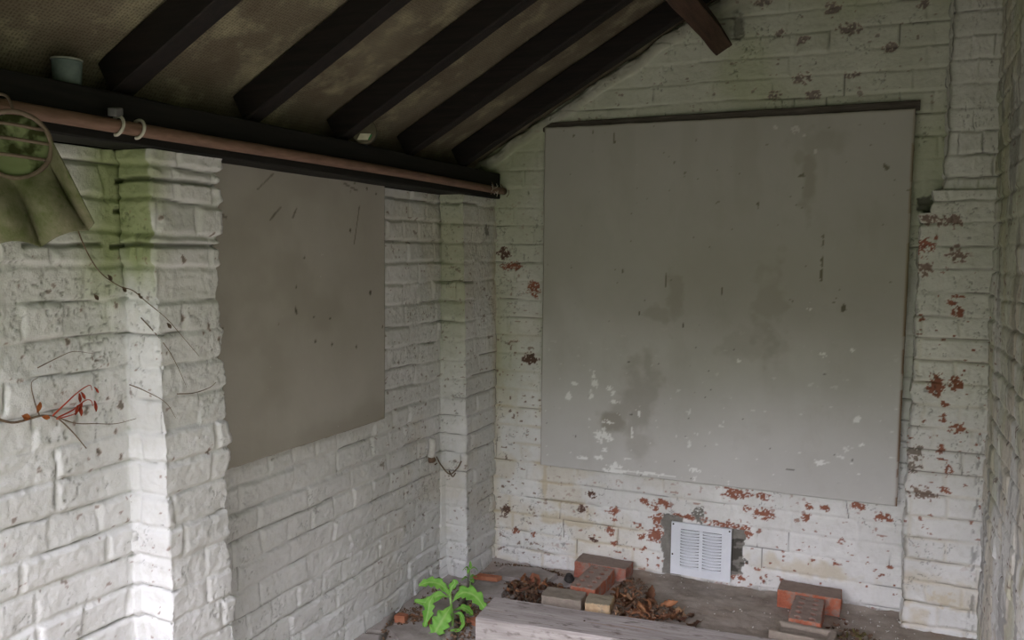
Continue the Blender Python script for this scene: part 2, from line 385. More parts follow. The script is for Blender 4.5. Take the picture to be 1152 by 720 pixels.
def wall_left():
    path = [(-.11, -2.85), (-.11, -1.80), (0, -1.80), (.0, -1.61), (-.11, -1.61), (-.11, -.285), (0, -.285), (0, .02)]
    s, p, n = path_grid(path, STEP)     # travelling +y: the room is on the right, so flip
    n = -n
    zs = np.arange(-.12, 1.70, STEP)
    S, Z = np.meshgrid(s, zs, indexing='ij')
    h, crack, groove = brick_field(S, Z, 37, joint=.0066, lump=1.15, fill=.30, header_every=3)
    X = p[:, 0][:, None]+np.zeros_like(Z); Y = p[:, 1][:, None]+np.zeros_like(Z)
    # the ragged arrises of the piers
    rag = (fbm(S*4, Z*17+3, 101, 3)-.5)*.030 + (vnoise(S*0+2, np.floor(Z/CH)+.5, 103)-.5)*.018
    ny = sstep(.05, .0, np.abs(Y+1.61))*sstep(-.14, -.02, X)
    Y2 = Y + rag*ny*1.1
    ny2 = sstep(.04, .0, np.abs(Y+1.80))*sstep(-.10, -.02, X)
    Y2 = Y2 + (fbm(S*4, Z*14+7, 104, 3)-.5)*.014*ny2
    Y2 = Y2 + sstep(.04, .0, np.abs(Y+.285))*(X > -.10)*(fbm(S*4, Z*14+9, 105, 3)-.5)*.018
    # the piers lean a few millimetres with height as in old work
    Y2 = Y2 + (X > -.1)*(Y < -1.5)*(.9-Z)*.035*(Y < -1.7) + (X > -.1)*(Y < -1.5)*(Y > -1.7)*(1.0-Z)*.04*(Z < 1.0) + (X > -.1)*(Y > -.5)*(Y < -.27)*(.9-Z)*.045
    # deep open bed joints near the top of the near pier
    for zc, y0, y1 in ((1.470, -1.82, -1.60), (1.325, -1.84, -1.60), (1.33, -2.05, -1.86), (1.405, -1.83,-1.80)):
        g = sstep(.0065, .003, np.abs(Z-zc-(fbm(S*9, Z*0, 107, 2)-.5)*.016))*(Y > y0)*(Y < y1)
        h = h - g*.014; crack = np.maximum(crack, g*.75)
    chip = speckle(S, Z, 46, .80, 50)*sstep(1.5, 1.3, Z)*.8
    chip = chip*(Y < -1.75) ; dark = chip*1.0
    rng = np.random.RandomState(5)
    for i in range(26):
        cy = -1.95+rng.rand()*.36; cz = .82+rng.rand()*.58; r = .002+rng.rand()*.0045
        b = blob(Y, Z, cy, cz, r, r*1.4, 300+i, .2, 1.6); chip = np.maximum(chip, b); dark = np.maximum(dark, b)
    sp = speckle(S, Z, 47, .77, 55)*(Y > -.75)
    chip = np.maximum(chip, sp*.8); dark = np.maximum(dark, sp)
    # green algae on and beside the piers, with dim green shade painted in above
    alg_shade = .95*sstep(1.14, 1.30, Z+(fbm(S*9, Z*9, 111, 3)-.5)*.3)*sstep(.16, .03, np.abs(Y+1.81))*sstep(.025, -.015, X)*(X < -.004)
    alg_shade = np.maximum(alg_shade, .8*sstep(1.2, 1.35, Z)*sstep(.12, .03, np.abs(Y+1.84))*sstep(.25, .6, fbm(S*9, Z*9, 112, 3)))
    fs = (np.abs(Y+.285) < .003)
    alg_shade = np.maximum(alg_shade, .55*fs*sstep(.7, 1.2, Z))
    alg_shade = np.maximum(alg_shade, .25*sstep(-.9, -.2, Y)*sstep(1.0, 1.5, Z))
    alg_shade = np.maximum(alg_shade, .25*sstep(1.25, 1.5, Z)*sstep(-1.6, -2.0, Y))
    och = np.clip(.40*sstep(-.05, .0, Y)*sstep(.4, .6, fbm(S*5, Z*12, 113, 3)) + .25*sstep(.5, .7, fbm(S*5, Z*5, 114, 4))*sstep(-1.2, -.2, Y), 0, 1)
    drt = crack*.8
    drt = np.maximum(drt, .75*blob(Y, Z, -.10, 1.405, .02, .022, 115, .3, 1.2)*(X > -.01))
    drt = np.maximum(drt, sstep(.006, .0, np.abs(Y+.003))*sstep(.5, .65, fbm(S*5, Z*10, 116, 3))*.7*(X > -.02))
    Y3 = Y2 + h*n[:, 1][:, None]; X3 = X + h*n[:, 0][:, None]
    P = np.stack([X3, Y3, Z], -1)
    P[:, :, 2] = np.minimum(P[:, :, 2], 1.538)
    ma = np.stack([chip, alg_shade, drt], -1); mb = np.stack([np.zeros_like(S), och, dark], -1)
    mask = (Z < 1.545)[:-1, :-1]
    v, f = box_vf(-.35, -.135, -2.85, .02, -.12, 1.535)
    o = grid_mesh('wall_left', P, {'mask_a': ma, 'mask_b': mb}, mask, WHITE_L, extra=(v, f))
    tag(o, 'thickly white-painted brick side wall with two piers', 'wall', kind='structure')
RIGHT_END = -2.3
def wall_right():
    ys = np.arange(RIGHT_END, .02, STEP*1.4); zs = np.arange(-.12, 2.86, STEP*1.4)
    S, Z = np.meshgrid(ys, zs, indexing='ij')
    h, crack, groove = brick_field(S+3, Z, 53, joint=.006, lump=1.0, fill=.4)
    P = np.stack([1.795-h + (1.2-Z)*.012, S, Z], -1)
    alg_shade = np.clip(.35*sstep(.9, 1.6, Z)+.3*sstep(.45, .65, fbm(S*6, Z*3, 121, 3)), 0, 1)
    och = .45*sstep(.45, .6, fbm(S*9, Z*2.5, 122, 4))
    drt = np.maximum(crack, .5*sstep(.55, .66, fbm(S*14, Z*3, 123, 4)))
    chip = speckle(S, Z, 48, .76)
    ma = np.stack([chip, alg_shade, drt], -1); mb = np.stack([S*0, och, chip], -1)
    mask = (Z < roof(1.79)+.03)[:-1, :-1]
    v, f = box_vf(1.83, 2.02, RIGHT_END, .24, -.12, 2.80)
    v2, f2 = box_vf(1.80, 1.84, RIGHT_END, RIGHT_END+.01, -.12, 2.80)
    f = f + [tuple(i+8 for i in q) for q in f2]; v = v+v2
    o = grid_mesh('wall_right', P, {'mask_a': ma, 'mask_b': mb}, mask, WHITE, extra=(v, f))
    tag(o, 'weathered white brick wall along the right side', 'wall', kind='structure')
wb = wall_back(); pb = pier_back(); pb.parent = wb
wall_left(); wall_right()

# ------------------------------------------------------------------ floor and ground
def floor_h(x, y):
    return .060*sstep(.40, .62, x)*sstep(-.56, -.46, y)
def make_floor():
    xs = np.arange(-.13, 1.83, .006); ys = np.arange(-2.9, .02, .006)
    X, Y = np.meshgrid(xs, ys, indexing='ij')
    Z = floor_h(X, Y) + (fbm(X*6, Y*6, 131, 4)-.5)*.014 + (fbm(X*40, Y*40, 132, 3)-.5)*.006
    # broken paving at the left: shallow slabs with gaps between
    u = (X*.94+Y*.34); w = (Y*.94-X*.34)
    cx = np.abs((u/.24+.3) % 1-.5)*.24; cy = np.abs((w/.30+.45+.5*(np.floor(u/.24+.3) % 2)) % 1-.5)*.30
    gap = sstep(.104, .118, cx); gap = np.maximum(gap, sstep(.134, .148, cy)); gap *= sstep(.55, .4, X)
    Z = Z + sstep(.5, .4, X)*(1-gap)*.010 - .004*gap
    Z += .012*sstep(.03, .0, -Y)*fbm(X*20, Y*20, 133, 3)
    slab = (1-gap)*sstep(.5, .4, X)
    ma = np.stack([slab, sstep(.5, .65, fbm(X*30, Y*30, 134, 3)), gap], -1)
    t = NT('dusty_concrete_and_paving')
    m = t.attr('mask_a')
    c = t.mix(t.ramp(t.noise(9, 6, .65), .3, .7), (.20, .165, .135), (.40, .35, .30))
    c = t.mix(t.math('MULTIPLY', m[0], .75), c, t.mix(t.noise(14, 5, .6), (.27, .245, .235), (.47, .44, .425)))
    c = t.mix(t.math('MULTIPLY', t.ramp(t.noise(5, 3, .5), .52, .68), .5), c, (.24, .165, .115))
    c = t.mix(t.math('MULTIPLY', m[2], .85), c, (.035, .028, .02))
    c = t.mix(t.math('MULTIPLY', t.ramp(t.noise(150, 2, .5), .70, .73), .8), c, (.62, .60, .56))
    mt = t.done(c, .9, t.bump(t.noise(160, 5, .7), .6, .003))
    v, f = box_vf(-.13, 1.83, -2.9, .0, -.14, -.10)
    o = grid_mesh('floor', np.stack([X, Y, Z], -1), {'mask_a': ma}, None, mt, extra=(v, f))
    tag(o, 'dusty concrete and broken paving floor', 'floor', kind='structure')
make_floor()
def make_ground():
    xs = np.linspace(-9, 11, 121); ys = np.linspace(-14, -2.88, 90)
    X, Y = np.meshgrid(xs, ys, indexing='ij')
    Z = -.03+(fbm(X*1.2, Y*1.2, 141, 4)-.5)*.06
    o = grid_mesh('ground', np.stack([X, Y, Z], -1), None, None, mat_simple('rough_gravel_and_grass', (.045, .055, .025), (.11, .105, .07), 3))
    tag(o, 'open gravelly ground outside the shed', 'ground', kind='structure')
make_ground()

# ------------------------------------------------------------------ roof
FELT = None
def make_roof():
    t = NT('woven_roofing_felt')
    w = t.n('TexWave', wave_type='BANDS', bands_direction='X'); w.inputs['Scale'].default_value = 44; w.inputs['Distortion'].default_value = 6; w.inputs['Detail'].default_value = 3; w.inputs['Detail Scale'].default_value = 3
    w2 = t.n('TexWave', wave_type='BANDS', bands_direction='Y'); w2.inputs['Scale'].default_value = 40; w2.inputs['Distortion'].default_value = 4.0
    c0 = t.coord()
    t.l(c0, w.inputs['Vector']); t.l(c0, w2.inputs['Vector'])
    wv = t.math('MULTIPLY', w.outputs[1], w2.outputs[1])
    c = t.mix(t.ramp(t.noise(4.5, 6, .6), .25, .75), (.10, .080, .055), (.235, .21, .148))
    c = t.mix(t.ramp(t.noise(9, 4, .6), .52, .75), c, (.32, .295, .19))
    c = t.mix(t.math('MULTIPLY', wv, .55), c, (.045, .034, .024))
    nm = t.bump(wv, .6, .002); nm = t.bump(t.noise(180, 4, .7), .5, .002, nm)
    mt = t.done(c, .95, nm, spec=.1)
    xs = np.arange(-.30, 2.06, .012); ys = np.arange(-3.0, .16, .012)
    X, Y = np.meshgrid(xs, ys, indexing='ij')
    ph = (Y+.2775)/.4
    sag = np.sin(np.pi*(ph-np.floor(ph)))**2
    Z = roof(X)+.004 - sag*.006*(1+.5*(fbm(X*3, Y*3, 151, 2)-.5)) - sstep(-.03, -.16, X)*.05
    # overlapped edges of the sheets
    lap = sstep(.545, .56, X+.012*np.sin(Y*23))*(1-sstep(.56, .75, X))*.010 + sstep(1.3, 1.31, X)*(1-sstep(1.31, 1.6, X))*.010
    Z -= lap*(sag+.3)
    Z += (fbm(X*10, Y*10, 152, 3)-.5)*.006
    P = np.stack([X, Y, Z], -1)
    v = [(-.30,-3.0,roof(-.30)+.02),(2.06,-3.0,roof(2.06)+.02),(2.06,.16,roof(2.06)+.02),(-.30,.16,roof(-.30)+.02),
         (-.30,-3.0,roof(-.30)+.05),(2.06,-3.0,roof(2.06)+.05),(2.06,.16,roof(2.06)+.05),(-.30,.16,roof(-.30)+.05)]
    f = [(0,3,2,1),(4,5,6,7),(0,1,5,4),(1,2,6,5),(2,3,7,6),(3,0,4,7)]
    o = grid_mesh('ceiling', P, None, None, mt, extra=(v, f))
    tag(o, 'sloping roof lining of brown woven felt', 'ceiling', kind='structure')
make_roof()
DARKWOOD = mat_simple('tarred_dark_timber', (.004, .0035, .003), (.015, .010, .008), 6, .75, .5, 60, (1, 14, 14))
DARKWOOD_Y = mat_simple('tarred_dark_plate', (.004, .0038, .0034), (.014, .012, .010), 6, .75, .5, 60, (14, 1, 14))
REDWOOD = mat_simple('bare_reddish_timber', (.035, .019, .013), (.095, .052, .034), 5, .7, .5, 50, (16, 1, 16))
def beam(name, a, b, w, hgt, up, mat, parent=None, seed=0, wob=.0025, bev=.003):
    """squared timber from a to b with worn, slightly bowed faces"""
    a = Vector(a); b = Vector(b); d = (b-a); L = d.length; d.normalize(); up = Vector(up).normalized()
    side = d.cross(up).normalized(); up = side.cross(d).normalized()
    n = max(8, int(L/.03)); prof = []
    for (u, v) in ((-1,-1),(1,-1),(1,1),(-1,1)):
        cu, cv = u*w/2, v*hgt/2
        prof.append((cu - (bev*u if True else 0), cv)); prof.append((cu, cv-bev*v))
    order = [prof[1], prof[0], prof[2], prof[3], prof[5], prof[4], prof[6], prof[7]]
    bm = bmesh.new(); rings = []
    for i in range(n+1):
        s = i/n*L; c = a + d*s; r = []
        for q, (pu, pv) in enumerate(order):
            k = Vector((s*5, q*1.7, seed*3.1)); o1 = mnoise.noise(k)*wob; o2 = mnoise.noise(k+Vector((9, 3, 1)))*wob
            bow = mnoise.noise(Vector((s*1.2, seed*7.7, 0)))*wob*2
            r.append(bm.verts.new(c + side*(pu+o1+bow) + up*(pv+o2)))
        rings.append(r)
    for r0, r1 in zip(rings, rings[1:]):
        for k in range(8): bm.faces.new((r0[k], r0[(k+1) % 8], r1[(k+1) % 8], r1[k]))
    bm.faces.new(rings[0][::-1]); bm.faces.new(rings[-1])
    bmesh.ops.recalc_face_normals(bm, faces=bm.faces[:])
    return from_bm(name, bm, mat, parent)
nrm = Vector((-RS, 0, 1)).normalized()
RAFT = [(-.2775, 'dark rafter nearest the back wall, along the sloping wall top', .050),
        (-.672, 'second dark rafter from the back wall', .050),
        (-1.070, 'third dark rafter from the back wall, rising above the round tin', .050),
        (-1.470, 'fourth dark rafter from the back wall, over the edge of the left board', .052),
        (-1.873, 'wide dark rafter beside the teal cup, fifth from the back wall', .056),
        (-2.280, 'dark rafter nearest the open front, sixth from the back wall', .050),
        (-2.700, 'dark rafter at the open front edge of the roof', .050)]
for i, (y, lab, w) in enumerate(RAFT):
    hh = .074
    off = nrm*(-hh/2-.001)
    a = Vector((-.06, y, roof(-.06)))+off; b = Vector((2.0, y+.012, roof(2.0)))+off
    o = beam('rafter', a, b, w, hh, nrm, DARKWOOD, seed=i)
    tag(o, lab, 'rafter', 'rafters under the roof felt')
def purlin():
    zb = 1.543; hgt = .100; w = .068
    c0 = Vector((.908, .03, zb+RS*.908)) + nrm*(hgt/2)
    c1 = Vector((.900, -2.9, zb+RS*.900)) + nrm*(hgt/2)
    # direction of the underside edge follows the slope
    o = beam('purlin', c0, c1, w, hgt, nrm, REDWOOD, seed=11, wob=.004)
    tag(o, 'bare reddish-brown purlin let into the back wall below the rafters', 'beam')
purlin()
o = beam('wall_plate', (-.045, -2.84, 1.5905), (-.045, .01, 1.5905), .12, .102, (0,0,1), DARKWOOD_Y, seed=21)
tag(o, 'long black wall plate lying on top of the left brick wall', 'beam')
# dark board added behind the wall plate to stop sky light leaking in
bm = bmesh.new(); add_box(bm, (-.235, -1.4, 1.60), (.03, 2.9, .135), bevel=.003)
tag(from_bm('trim_light_block', bm, DARKWOOD_Y), 'added dark board blocking light at the eaves behind the wall plate', 'trim', kind='structure')
# unseen boarded gable added over the open front, set low to shade the walls
def shade_gable():
    bm = bmesh.new()
    for k in range(12):
        x0 = -.05+k*.172; x1 = min(x0+.168, 2.02); z0 = HEADER_Z
        zt0, zt1 = roof(x0)-.02, roof(x1)-.02
        if zt1 <= z0+.02: continue
        zt0 = max(zt0, z0+.005)
        v = [bm.verts.new((x, y, z)) for y in (-2.88, -2.86) for x, z in ((x0, z0), (x1, z0), (x1, zt1), (x0, zt0))]
        for f in ((3,2,1,0),(4,5,6,7),(0,1,5,4),(1,2,6,5),(2,3,7,6),(3,0,4,7)): bm.faces.new([v[i] for i in f])
    o = from_bm('wall_front_shade', bm, DARKWOOD); tag(o, 'unseen boarded gable added above the open front to shade the walls', 'wall', kind='structure')
HEADER_Z = 1.56
shade_gable()

# ------------------------------------------------------------------ wall boards
def mat_board(name, ca, cb, stain):
    t = NT(name)
    c = t.mix(t.ramp(t.noise(2.2, 6, .62), .32, .68), ca, cb)
    c = t.mix(t.math('MULTIPLY', t.ramp(t.noise(5, 5, .65, stretch=(1.6, 1.6, 1.1)), .55, .85), .25), c, stain)
    m = t.attr('mask_a')
    c = t.mix(m[0], c, stain)
    c = t.mix(m[2], c, (.055, .042, .032))
    c = t.mix(m[1], c, (.78, .78, .77))
    m2 = t.attr('mask_b')
    c = t.mix(m2[0], c, (.19, .115, .07))
    c = t.mix(t.math('MULTIPLY', m2[1], .8), c, (.27, .275, .17))
    c = t.mix(t.math('MULTIPLY', t.ramp(t.noise(75, 2, .5), .76, .79), .5), c, (.62, .61, .58))
    c = t.mix(t.math('MULTIPLY', t.ramp(t.noise(58, 3, .5), .79, .81), .6), c, (.10, .085, .07))
    nm = t.bump(t.noise(140, 4, .6), .22, .0015)
    return t.done(c, .85, nm, spec=.2)
def sheet(name, w, hgt, th, fn, mat, warp):
    """board standing in its own XZ plane, face towards -y, with worn edges"""
    nx, nz = int(w/.005), int(hgt/.005)
    U, V = np.meshgrid(np.linspace(0, 1, nx), np.linspace(0, 1, nz), indexing='ij')
    X = U*w; Z = V*hgt
    ex = (fbm(V*30+2, U*0, 161, 3)-.5)*.004; ez = (fbm(U*30+5, V*0, 162, 3)-.5)*.004
    X = X + ex*((U < .003) | (U > .997)); Z = Z + ez*((V < .003) | (V > .997))
    D = warp(U, V)
    ma, mb = fn(X, Z, U, V)
    front = np.stack([X, -th+D, Z], -1); back = np.stack([X, D, Z], -1)
    n, m = X.shape
    rim = [(i, 0) for i in range(n)]+[(n-1, j) for j in range(1, m)]+[(i, m-1) for i in range(n-2, -1, -1)]+[(0, j) for j in range(m-2, 0, -1)]
    ids = np.array([i*m+j for i, j in rim])
    bv = back.reshape(-1, 3)
    nv = n*m
    # side faces join the front rim to a back rim, and one grid closes the back
    V_all = np.concatenate([front.reshape(-1, 3), bv])
    idx = np.arange(nv).reshape(n, m)
    q = np.stack([idx[:-1,:-1], idx[1:,:-1], idx[1:,1:], idx[:-1,1:]], -1).reshape(-1, 4)
    qb = q[:, ::-1]+nv
    k = len(ids); side = np.array([(ids[(i+1) % k], ids[i], ids[i]+nv, ids[(i+1) % k]+nv) for i in range(k)])
    F = np.concatenate([q, qb, side])
    me = bpy.data.meshes.new(name); me.vertices.add(len(V_all)); me.vertices.foreach_set('co', V_all.astype(np.float32).ravel())
    me.loops.add(len(F)*4); me.loops.foreach_set('vertex_index', F.astype(np.int32).ravel())
    me.polygons.add(len(F)); me.polygons.foreach_set('loop_start', (np.arange(len(F))*4).astype(np.int32)); me.polygons.foreach_set('loop_total', np.full(len(F), 4, np.int32))
    me.update(calc_edges=True)
    for nm, a in (('mask_a', ma), ('mask_b', mb)):
        at = me.attributes.new(nm, 'FLOAT_COLOR', 'POINT'); c = np.ones((2*nv, 4), np.float32); c[:nv, :3] = a.reshape(-1, 3); c[nv:, :3] = a.reshape(-1, 3)
        at.data.foreach_set('color', c.ravel())
    return link_mesh(name, me, mat)
def marks_back(X, Z, U, V):
    x = X+.218; z = Z+.4527
    st = np.zeros_like(x)
    for i, (cx, cz, rx, rz, a) in enumerate([(.758,1.155,.035,.10,.55),(.70,1.09,.05,.035,.5),(1.10,1.13,.06,.15,.50),(.63,.754,.07,.12,.45),(.52,.655,.05,.035,.7),
            (.66,.90,.03,.05,.4),(.55,.70,.06,.06,.4),(1.222,1.56,.022,.13,.55),(1.19,1.66,.03,.03,.4),(1.25,1.72,.08,.04,.35),(1.36,1.13,.10,.04,.3),(.62,.58,.05,.05,.3),(1.05,1.0,.10,.06,.3)]):
        st = np.maximum(st, a*blob(x, z, cx, cz, rx, rz, 400+i, .5, .8))
    band = sstep(.95, 1.1, z)*sstep(1.45, 1.2, z)*.25*sstep(.35, .6, fbm(x*3, z*1.2, 171, 4)); st = np.maximum(st, band)
    st = np.maximum(st, .18*sstep(.52, .72, fbm(x*9, z*2.4, 172, 4))*sstep(.6, 1.2, z))
    w = np.zeros_like(x)
    for i, (cx, cz, rx, rz) in enumerate([(.478,.600,.034,.018),(.508,.588,.014,.012),(.44,.828,.007,.028),(.452,.80,.006,.02),(.523,.739,.020,.007),(.431,.756,.010,.018),(.505,.79,.012,.008),
            (.520,.77,.008,.012),(.337,.749,.012,.016),(.36,.80,.012,.008),(.528,.462,.034,.022),(.535,.485,.008,.02),(.40,.50,.022,.006),(.50,.655,.022,.006),(1.414,.747,.013,.010),(1.43,.66,.009,.006),
            (1.241,1.685,.007,.006),(1.17,1.766,.012,.014),(1.20,1.74,.008,.007),(1.10,1.772,.007,.006),(.49,.545,.012,.01),(.63,.70,.006,.014),(.60,.62,.005,.02),(1.29,.97,.012,.008),(1.39,.99,.009,.007),(1.0,.93,.008,.005),(.47,.51,.016,.008),(.66,.47,.06,.006),(.85,.50,.02,.008),(1.30,.58,.02,.01),(1.24,1.13,.010,.005)]):
        w = np.maximum(w, blob(x, z, cx, cz, rx*1.05, rz*1.05, 450+i, .12, .7))
    w = np.maximum(w, speckle(x, z, 173, .80, 40)*sstep(1.2, .5, z)*.8)
    w = np.maximum(w, sstep(.004, .001, np.abs(z-.468-(x-.5)*.0))*(x > .55)*(x < .78)*.8)
    d = np.zeros_like(x)
    for i, (cx, cz, rx, rz) in enumerate([(1.173,1.159,.009,.010),(1.353,1.136,.008,.010),(1.275,1.29,.003,.05),(1.275,1.37,.004,.02),(.505,1.76,.003,.018),(.34,1.78,.003,.012),(.79,1.05,.003,.01),(1.20,1.60,.01,.008),
            (1.47,1.62,.008,.012),(.72,1.22,.003,.02),(.42,1.79,.003,.01),(.93,1.18,.003,.015),(.62,1.09,.003,.008),(.55,1.25,.003,.008),(1.05,1.5,.003,.01)]):
        d = np.maximum(d, .9*blob(x, z, cx, cz, rx, rz, 500+i, .2, 1.2))
    d = np.maximum(d, speckle(x, z, 174, .86, 50)*.7)
    e = np.maximum(sstep(.012, .003, 1.335-X), .4*sstep(.006, .0, X))*(.5+.5*(fbm(X*10, Z*14, 175, 3) > .42))
    e = np.maximum(e, .35*sstep(.01, .0, np.abs(Z-1.362)))
    green_shade = .55*sstep(.9, 1.35, z)  # dim green light on the upper board, put into its colour
    return np.stack([st, w, d], -1), np.stack([e, green_shade, e*0], -1)
b = sheet('wall_board', 1.335, 1.3623, .011, marks_back, mat_board('grey_cement_board', (.49, .48, .465), (.57, .56, .55), (.27, .245, .205)),
          lambda U, V: -.004*np.sin(np.pi*V)*U + (fbm(U*3, V*3, 176, 2)-.5)*.002)
b.location = (.218, -.0185, .4527)
tag(b, 'large square stained grey board fixed to the back wall', 'board')
def marks_left(X, Z, U, V):
    st = .4*sstep(.5, .75, fbm(X*4, Z*5, 181, 4)) + .3*sstep(.1, .0, Z)
    d = np.zeros_like(X)
    rng = np.random.RandomState(8)
    for i in range(20):
        cx = rng.rand()*.84; cz = .25+rng.rand()*.55; r = .0015+rng.rand()*.0025
        d = np.maximum(d, .9*blob(X, Z, cx, cz, r*1.5, r*1.8, 550+i, .3, .8))
    for i, (x0, z0, x1, z1) in enumerate([(.20,.74,.27,.79),(.25,.66,.30,.70),(.66,.60,.69,.72),(.35,.67,.37,.70),(.03,.68,.08,.66),(.60,.79,.68,.77)]):
        t = np.clip(((X-x0)*(x1-x0)+(Z-z0)*(z1-z0))/((x1-x0)**2+(z1-z0)**2), 0, 1)
        dd = np.hypot(X-x0-t*(x1-x0), Z-z0-t*(z1-z0)); d = np.maximum(d, .7*sstep(.004, .001, dd+(fbm(X*60, Z*60, 182, 2)-.5)*.004))
    e = .6*sstep(.006, .0, np.abs(Z-.805))
    return np.stack([st, X*0, d], -1), np.stack([e, .15+X*0, e*0], -1)
b = sheet('wall_board', .842, .808, .010, marks_left, mat_board('warm_grey_board', (.40, .37, .335), (.475, .445, .41), (.30, .27, .235)),
          lambda U, V: (fbm(U*3, V*3, 186, 2)-.5)*.002)
b.rotation_euler = (0, 0, R(90)); b.location = (-.094, -1.577, .742)
tag(b, 'plain beige-grey board between the two piers of the left wall', 'board')
o = beam('batten', (.205, -.0095, 1.8185), (1.566, -.0115, 1.8275), .019, .034, (0,0,1), mat_simple('sooty_batten', (.05, .042, .034), (.12, .105, .085), 12, .85, .5, 60, (1, 12, 12)), seed=31, wob=.0012)
tag(o, 'thin dark batten along the top edge of the large board', 'batten')

# ------------------------------------------------------------------ air vent
def vent():
    root = empty('louvre_vent', (.876, -.010, .183))
    tag(root, 'white metal louvred air vent low on the back wall', 'vent')
    mt = mat_simple('chalky_white_metal', (.60, .62, .67), (.72, .74, .79), 9, .5, .15, 90, spec=.5)
    W, H = .229, .206; bm = bmesh.new(); th = .003
    ow, ih0, ih1 = .036, -.075, .079      # side border, opening bottom/top
    add_box(bm, (-W/2+ow/2, -.002, 0), (ow, th, H)); add_box(bm, (W/2-ow/2, -.002, 0), (ow, th, H))
    add_box(bm, (0, -.002, 0), (.013, th, ih1-ih0+.001))
    add_box(bm, (0, -.002, (H/2+ih1)/2), (W-2*ow, th, H/2-ih1)); add_box(bm, (0, -.002, (-H/2+ih0)/2), (W-2*ow, th, ih0+H/2))
    for s in (-1, 1): add_box(bm, (s*(W/2-.0015), .003, 0), (.003, .009, H))
    for s in (-1, 1): add_box(bm, (0, .003, s*(H/2-.0015)), (W-.004, .009, .003))
    from_bm('plate', bm, mt, root)
    cw = (W-2*ow-.013)/2
    for s in (-1, 1):
        bm = bmesh.new(); cx = s*(.0065+cw/2); n = 13; pitch = (ih1-ih0)/n
        for k in range(n):
            z0 = ih0+pitch*(k+.08); prev = None
            for i in range(13):           # each slat swells outwards in the middle like a pressed hood
                u = i/12; b_ = math.sin(math.pi*u)**.45
                x = cx + (u-.5)*(cw+.001)
                row = [bm.verts.new((x, -.001-.0095*b_*v**.8, z0+pitch*.68*(1-v) )) for v in (0, .35, .7, 1.0)]
                row += [bm.verts.new((v_.co.x, v_.co.y+.0012, v_.co.z-.0003)) for v_ in reversed(row)]
                if prev:
                    for j in range(8): bm.faces.new((prev[j], prev[(j+1) % 8], row[(j+1) % 8], row[j]))
                prev = row
        bmesh.ops.recalc_face_normals(bm, faces=bm.faces[:])
        from_bm('louvre_panel', bm, mt, root, smooth=True)
    bm = bmesh.new(); add_box(bm, (0, .0065, 0), (W-2*ow+.002, .001, .158)); from_bm('duct_shade', bm, mat_simple('painted_duct_shade', (.04, .04, .045), (.10, .10, .11)), root)  # flat dark sheet standing in for the shade behind the slats
    dk = mat_simple('blackened_screw', (.02, .018, .016), (.05, .045, .04))
    for x, z in ((-.108, -.025), (.107, .094), (-.107, .094)):
        bm = bmesh.new(); add_tube(bm, [(x, -.0035, z), (x, -.0065, z)], [.0036, .0026], 12); from_bm('screw', bm, dk, root)
vent()

# ------------------------------------------------------------------ pipe and things on the wall plate
def pipe():
    root = empty('pipe', (.033, -1.4, 1.5705)); tag(root, 'thin salmon-brown metal pipe running along the wall plate', 'pipe')
    bm = bmesh.new(); add_tube(bm, [(0, y, .0035*math.sin(y*3.1)*.5) for y in np.linspace(-1.42, 1.39, 40)], .0142, 20)
    pm = mat_simple('rusty_salmon_pipe', (.13, .075, .052), (.24, .145, .105), 14, .6, .25, 80, (6, 1, 6))
    from_bm('tube', bm, pm, root, smooth=True)
    wm = mat_simple('off_white_clip', (.42, .40, .34), (.60, .57, .50), 60)
    for y in (-.537, -.484):
        bm = bmesh.new()
        pts = [( -.014, y+.005, .016), (-.003, y+.004, .0185), (.010, y+.002, .0155), (.0175, y, .004), (.0165, y-.003, -.009), (.008, y-.006, -.0185), (.0, y-.008, -.020)]
        add_tube(bm, spline(pts, 5), .0035, 8); o = from_bm('clip', bm, wm, root, smooth=True); o['label'] = 'off-white hooked clip'
    bm = bmesh.new(); add_box(bm, (.004, -.545, .026), (.020, .030, .018), Euler((.2, .1, .4)), .004)
    o = from_bm('bracket', bm, mat_simple('grey_bracket', (.07, .07, .07), (.16, .16, .16)), root); o['label'] = 'lumpy grey bracket above the clip'
pipe()
def cup():
    root = empty('enamel_cup', (-.030, -2.0, 1.643)); tag(root, 'small teal-grey enamel cup on the wall plate at left', 'cup')
    m = mat_simple('teal_grey_enamel', (.085, .12, .11), (.16, .20, .185), 40, .6)
    bm = bmesh.new(); n = 24; prof = [(.0, .0), (.024, .0), (.026, .004), (.028, .045), (.0285, .050), (.0265, .050), (.025, .044), (.023, .005), (0, .004)]
    rings = [[bm.verts.new((r*math.cos(2*math.pi*k/n), r*math.sin(2*math.pi*k/n), z)) for k in range(n)] if r > 0 else [bm.verts.new((0, 0, z))] for r, z in prof]
    for a, b in zip(rings, rings[1:]):
        for k in range(n):
            if len(a) == 1: bm.faces.new((a[0], b[(k+1) % n], b[k]))
            elif len(b) == 1: bm.faces.new((a[k], a[(k+1) % n], b[0]))
            else: bm.faces.new((a[k], a[(k+1) % n], b[(k+1) % n], b[k]))
    bmesh.ops.recalc_face_normals(bm, faces=bm.faces[:]); from_bm('cup_body', bm, m, root, smooth=True)
    bm = bmesh.new(); add_tube(bm, [(.028*math.cos(a), .028*math.sin(a), .0505) for a in np.linspace(0, 2*math.pi, 25)], .0022, 6, cap=False)
    from_bm('rim', bm, mat_simple('worn_pale_rim', (.20, .22, .19), (.34, .34, .28), 80), root, smooth=True)
cup()
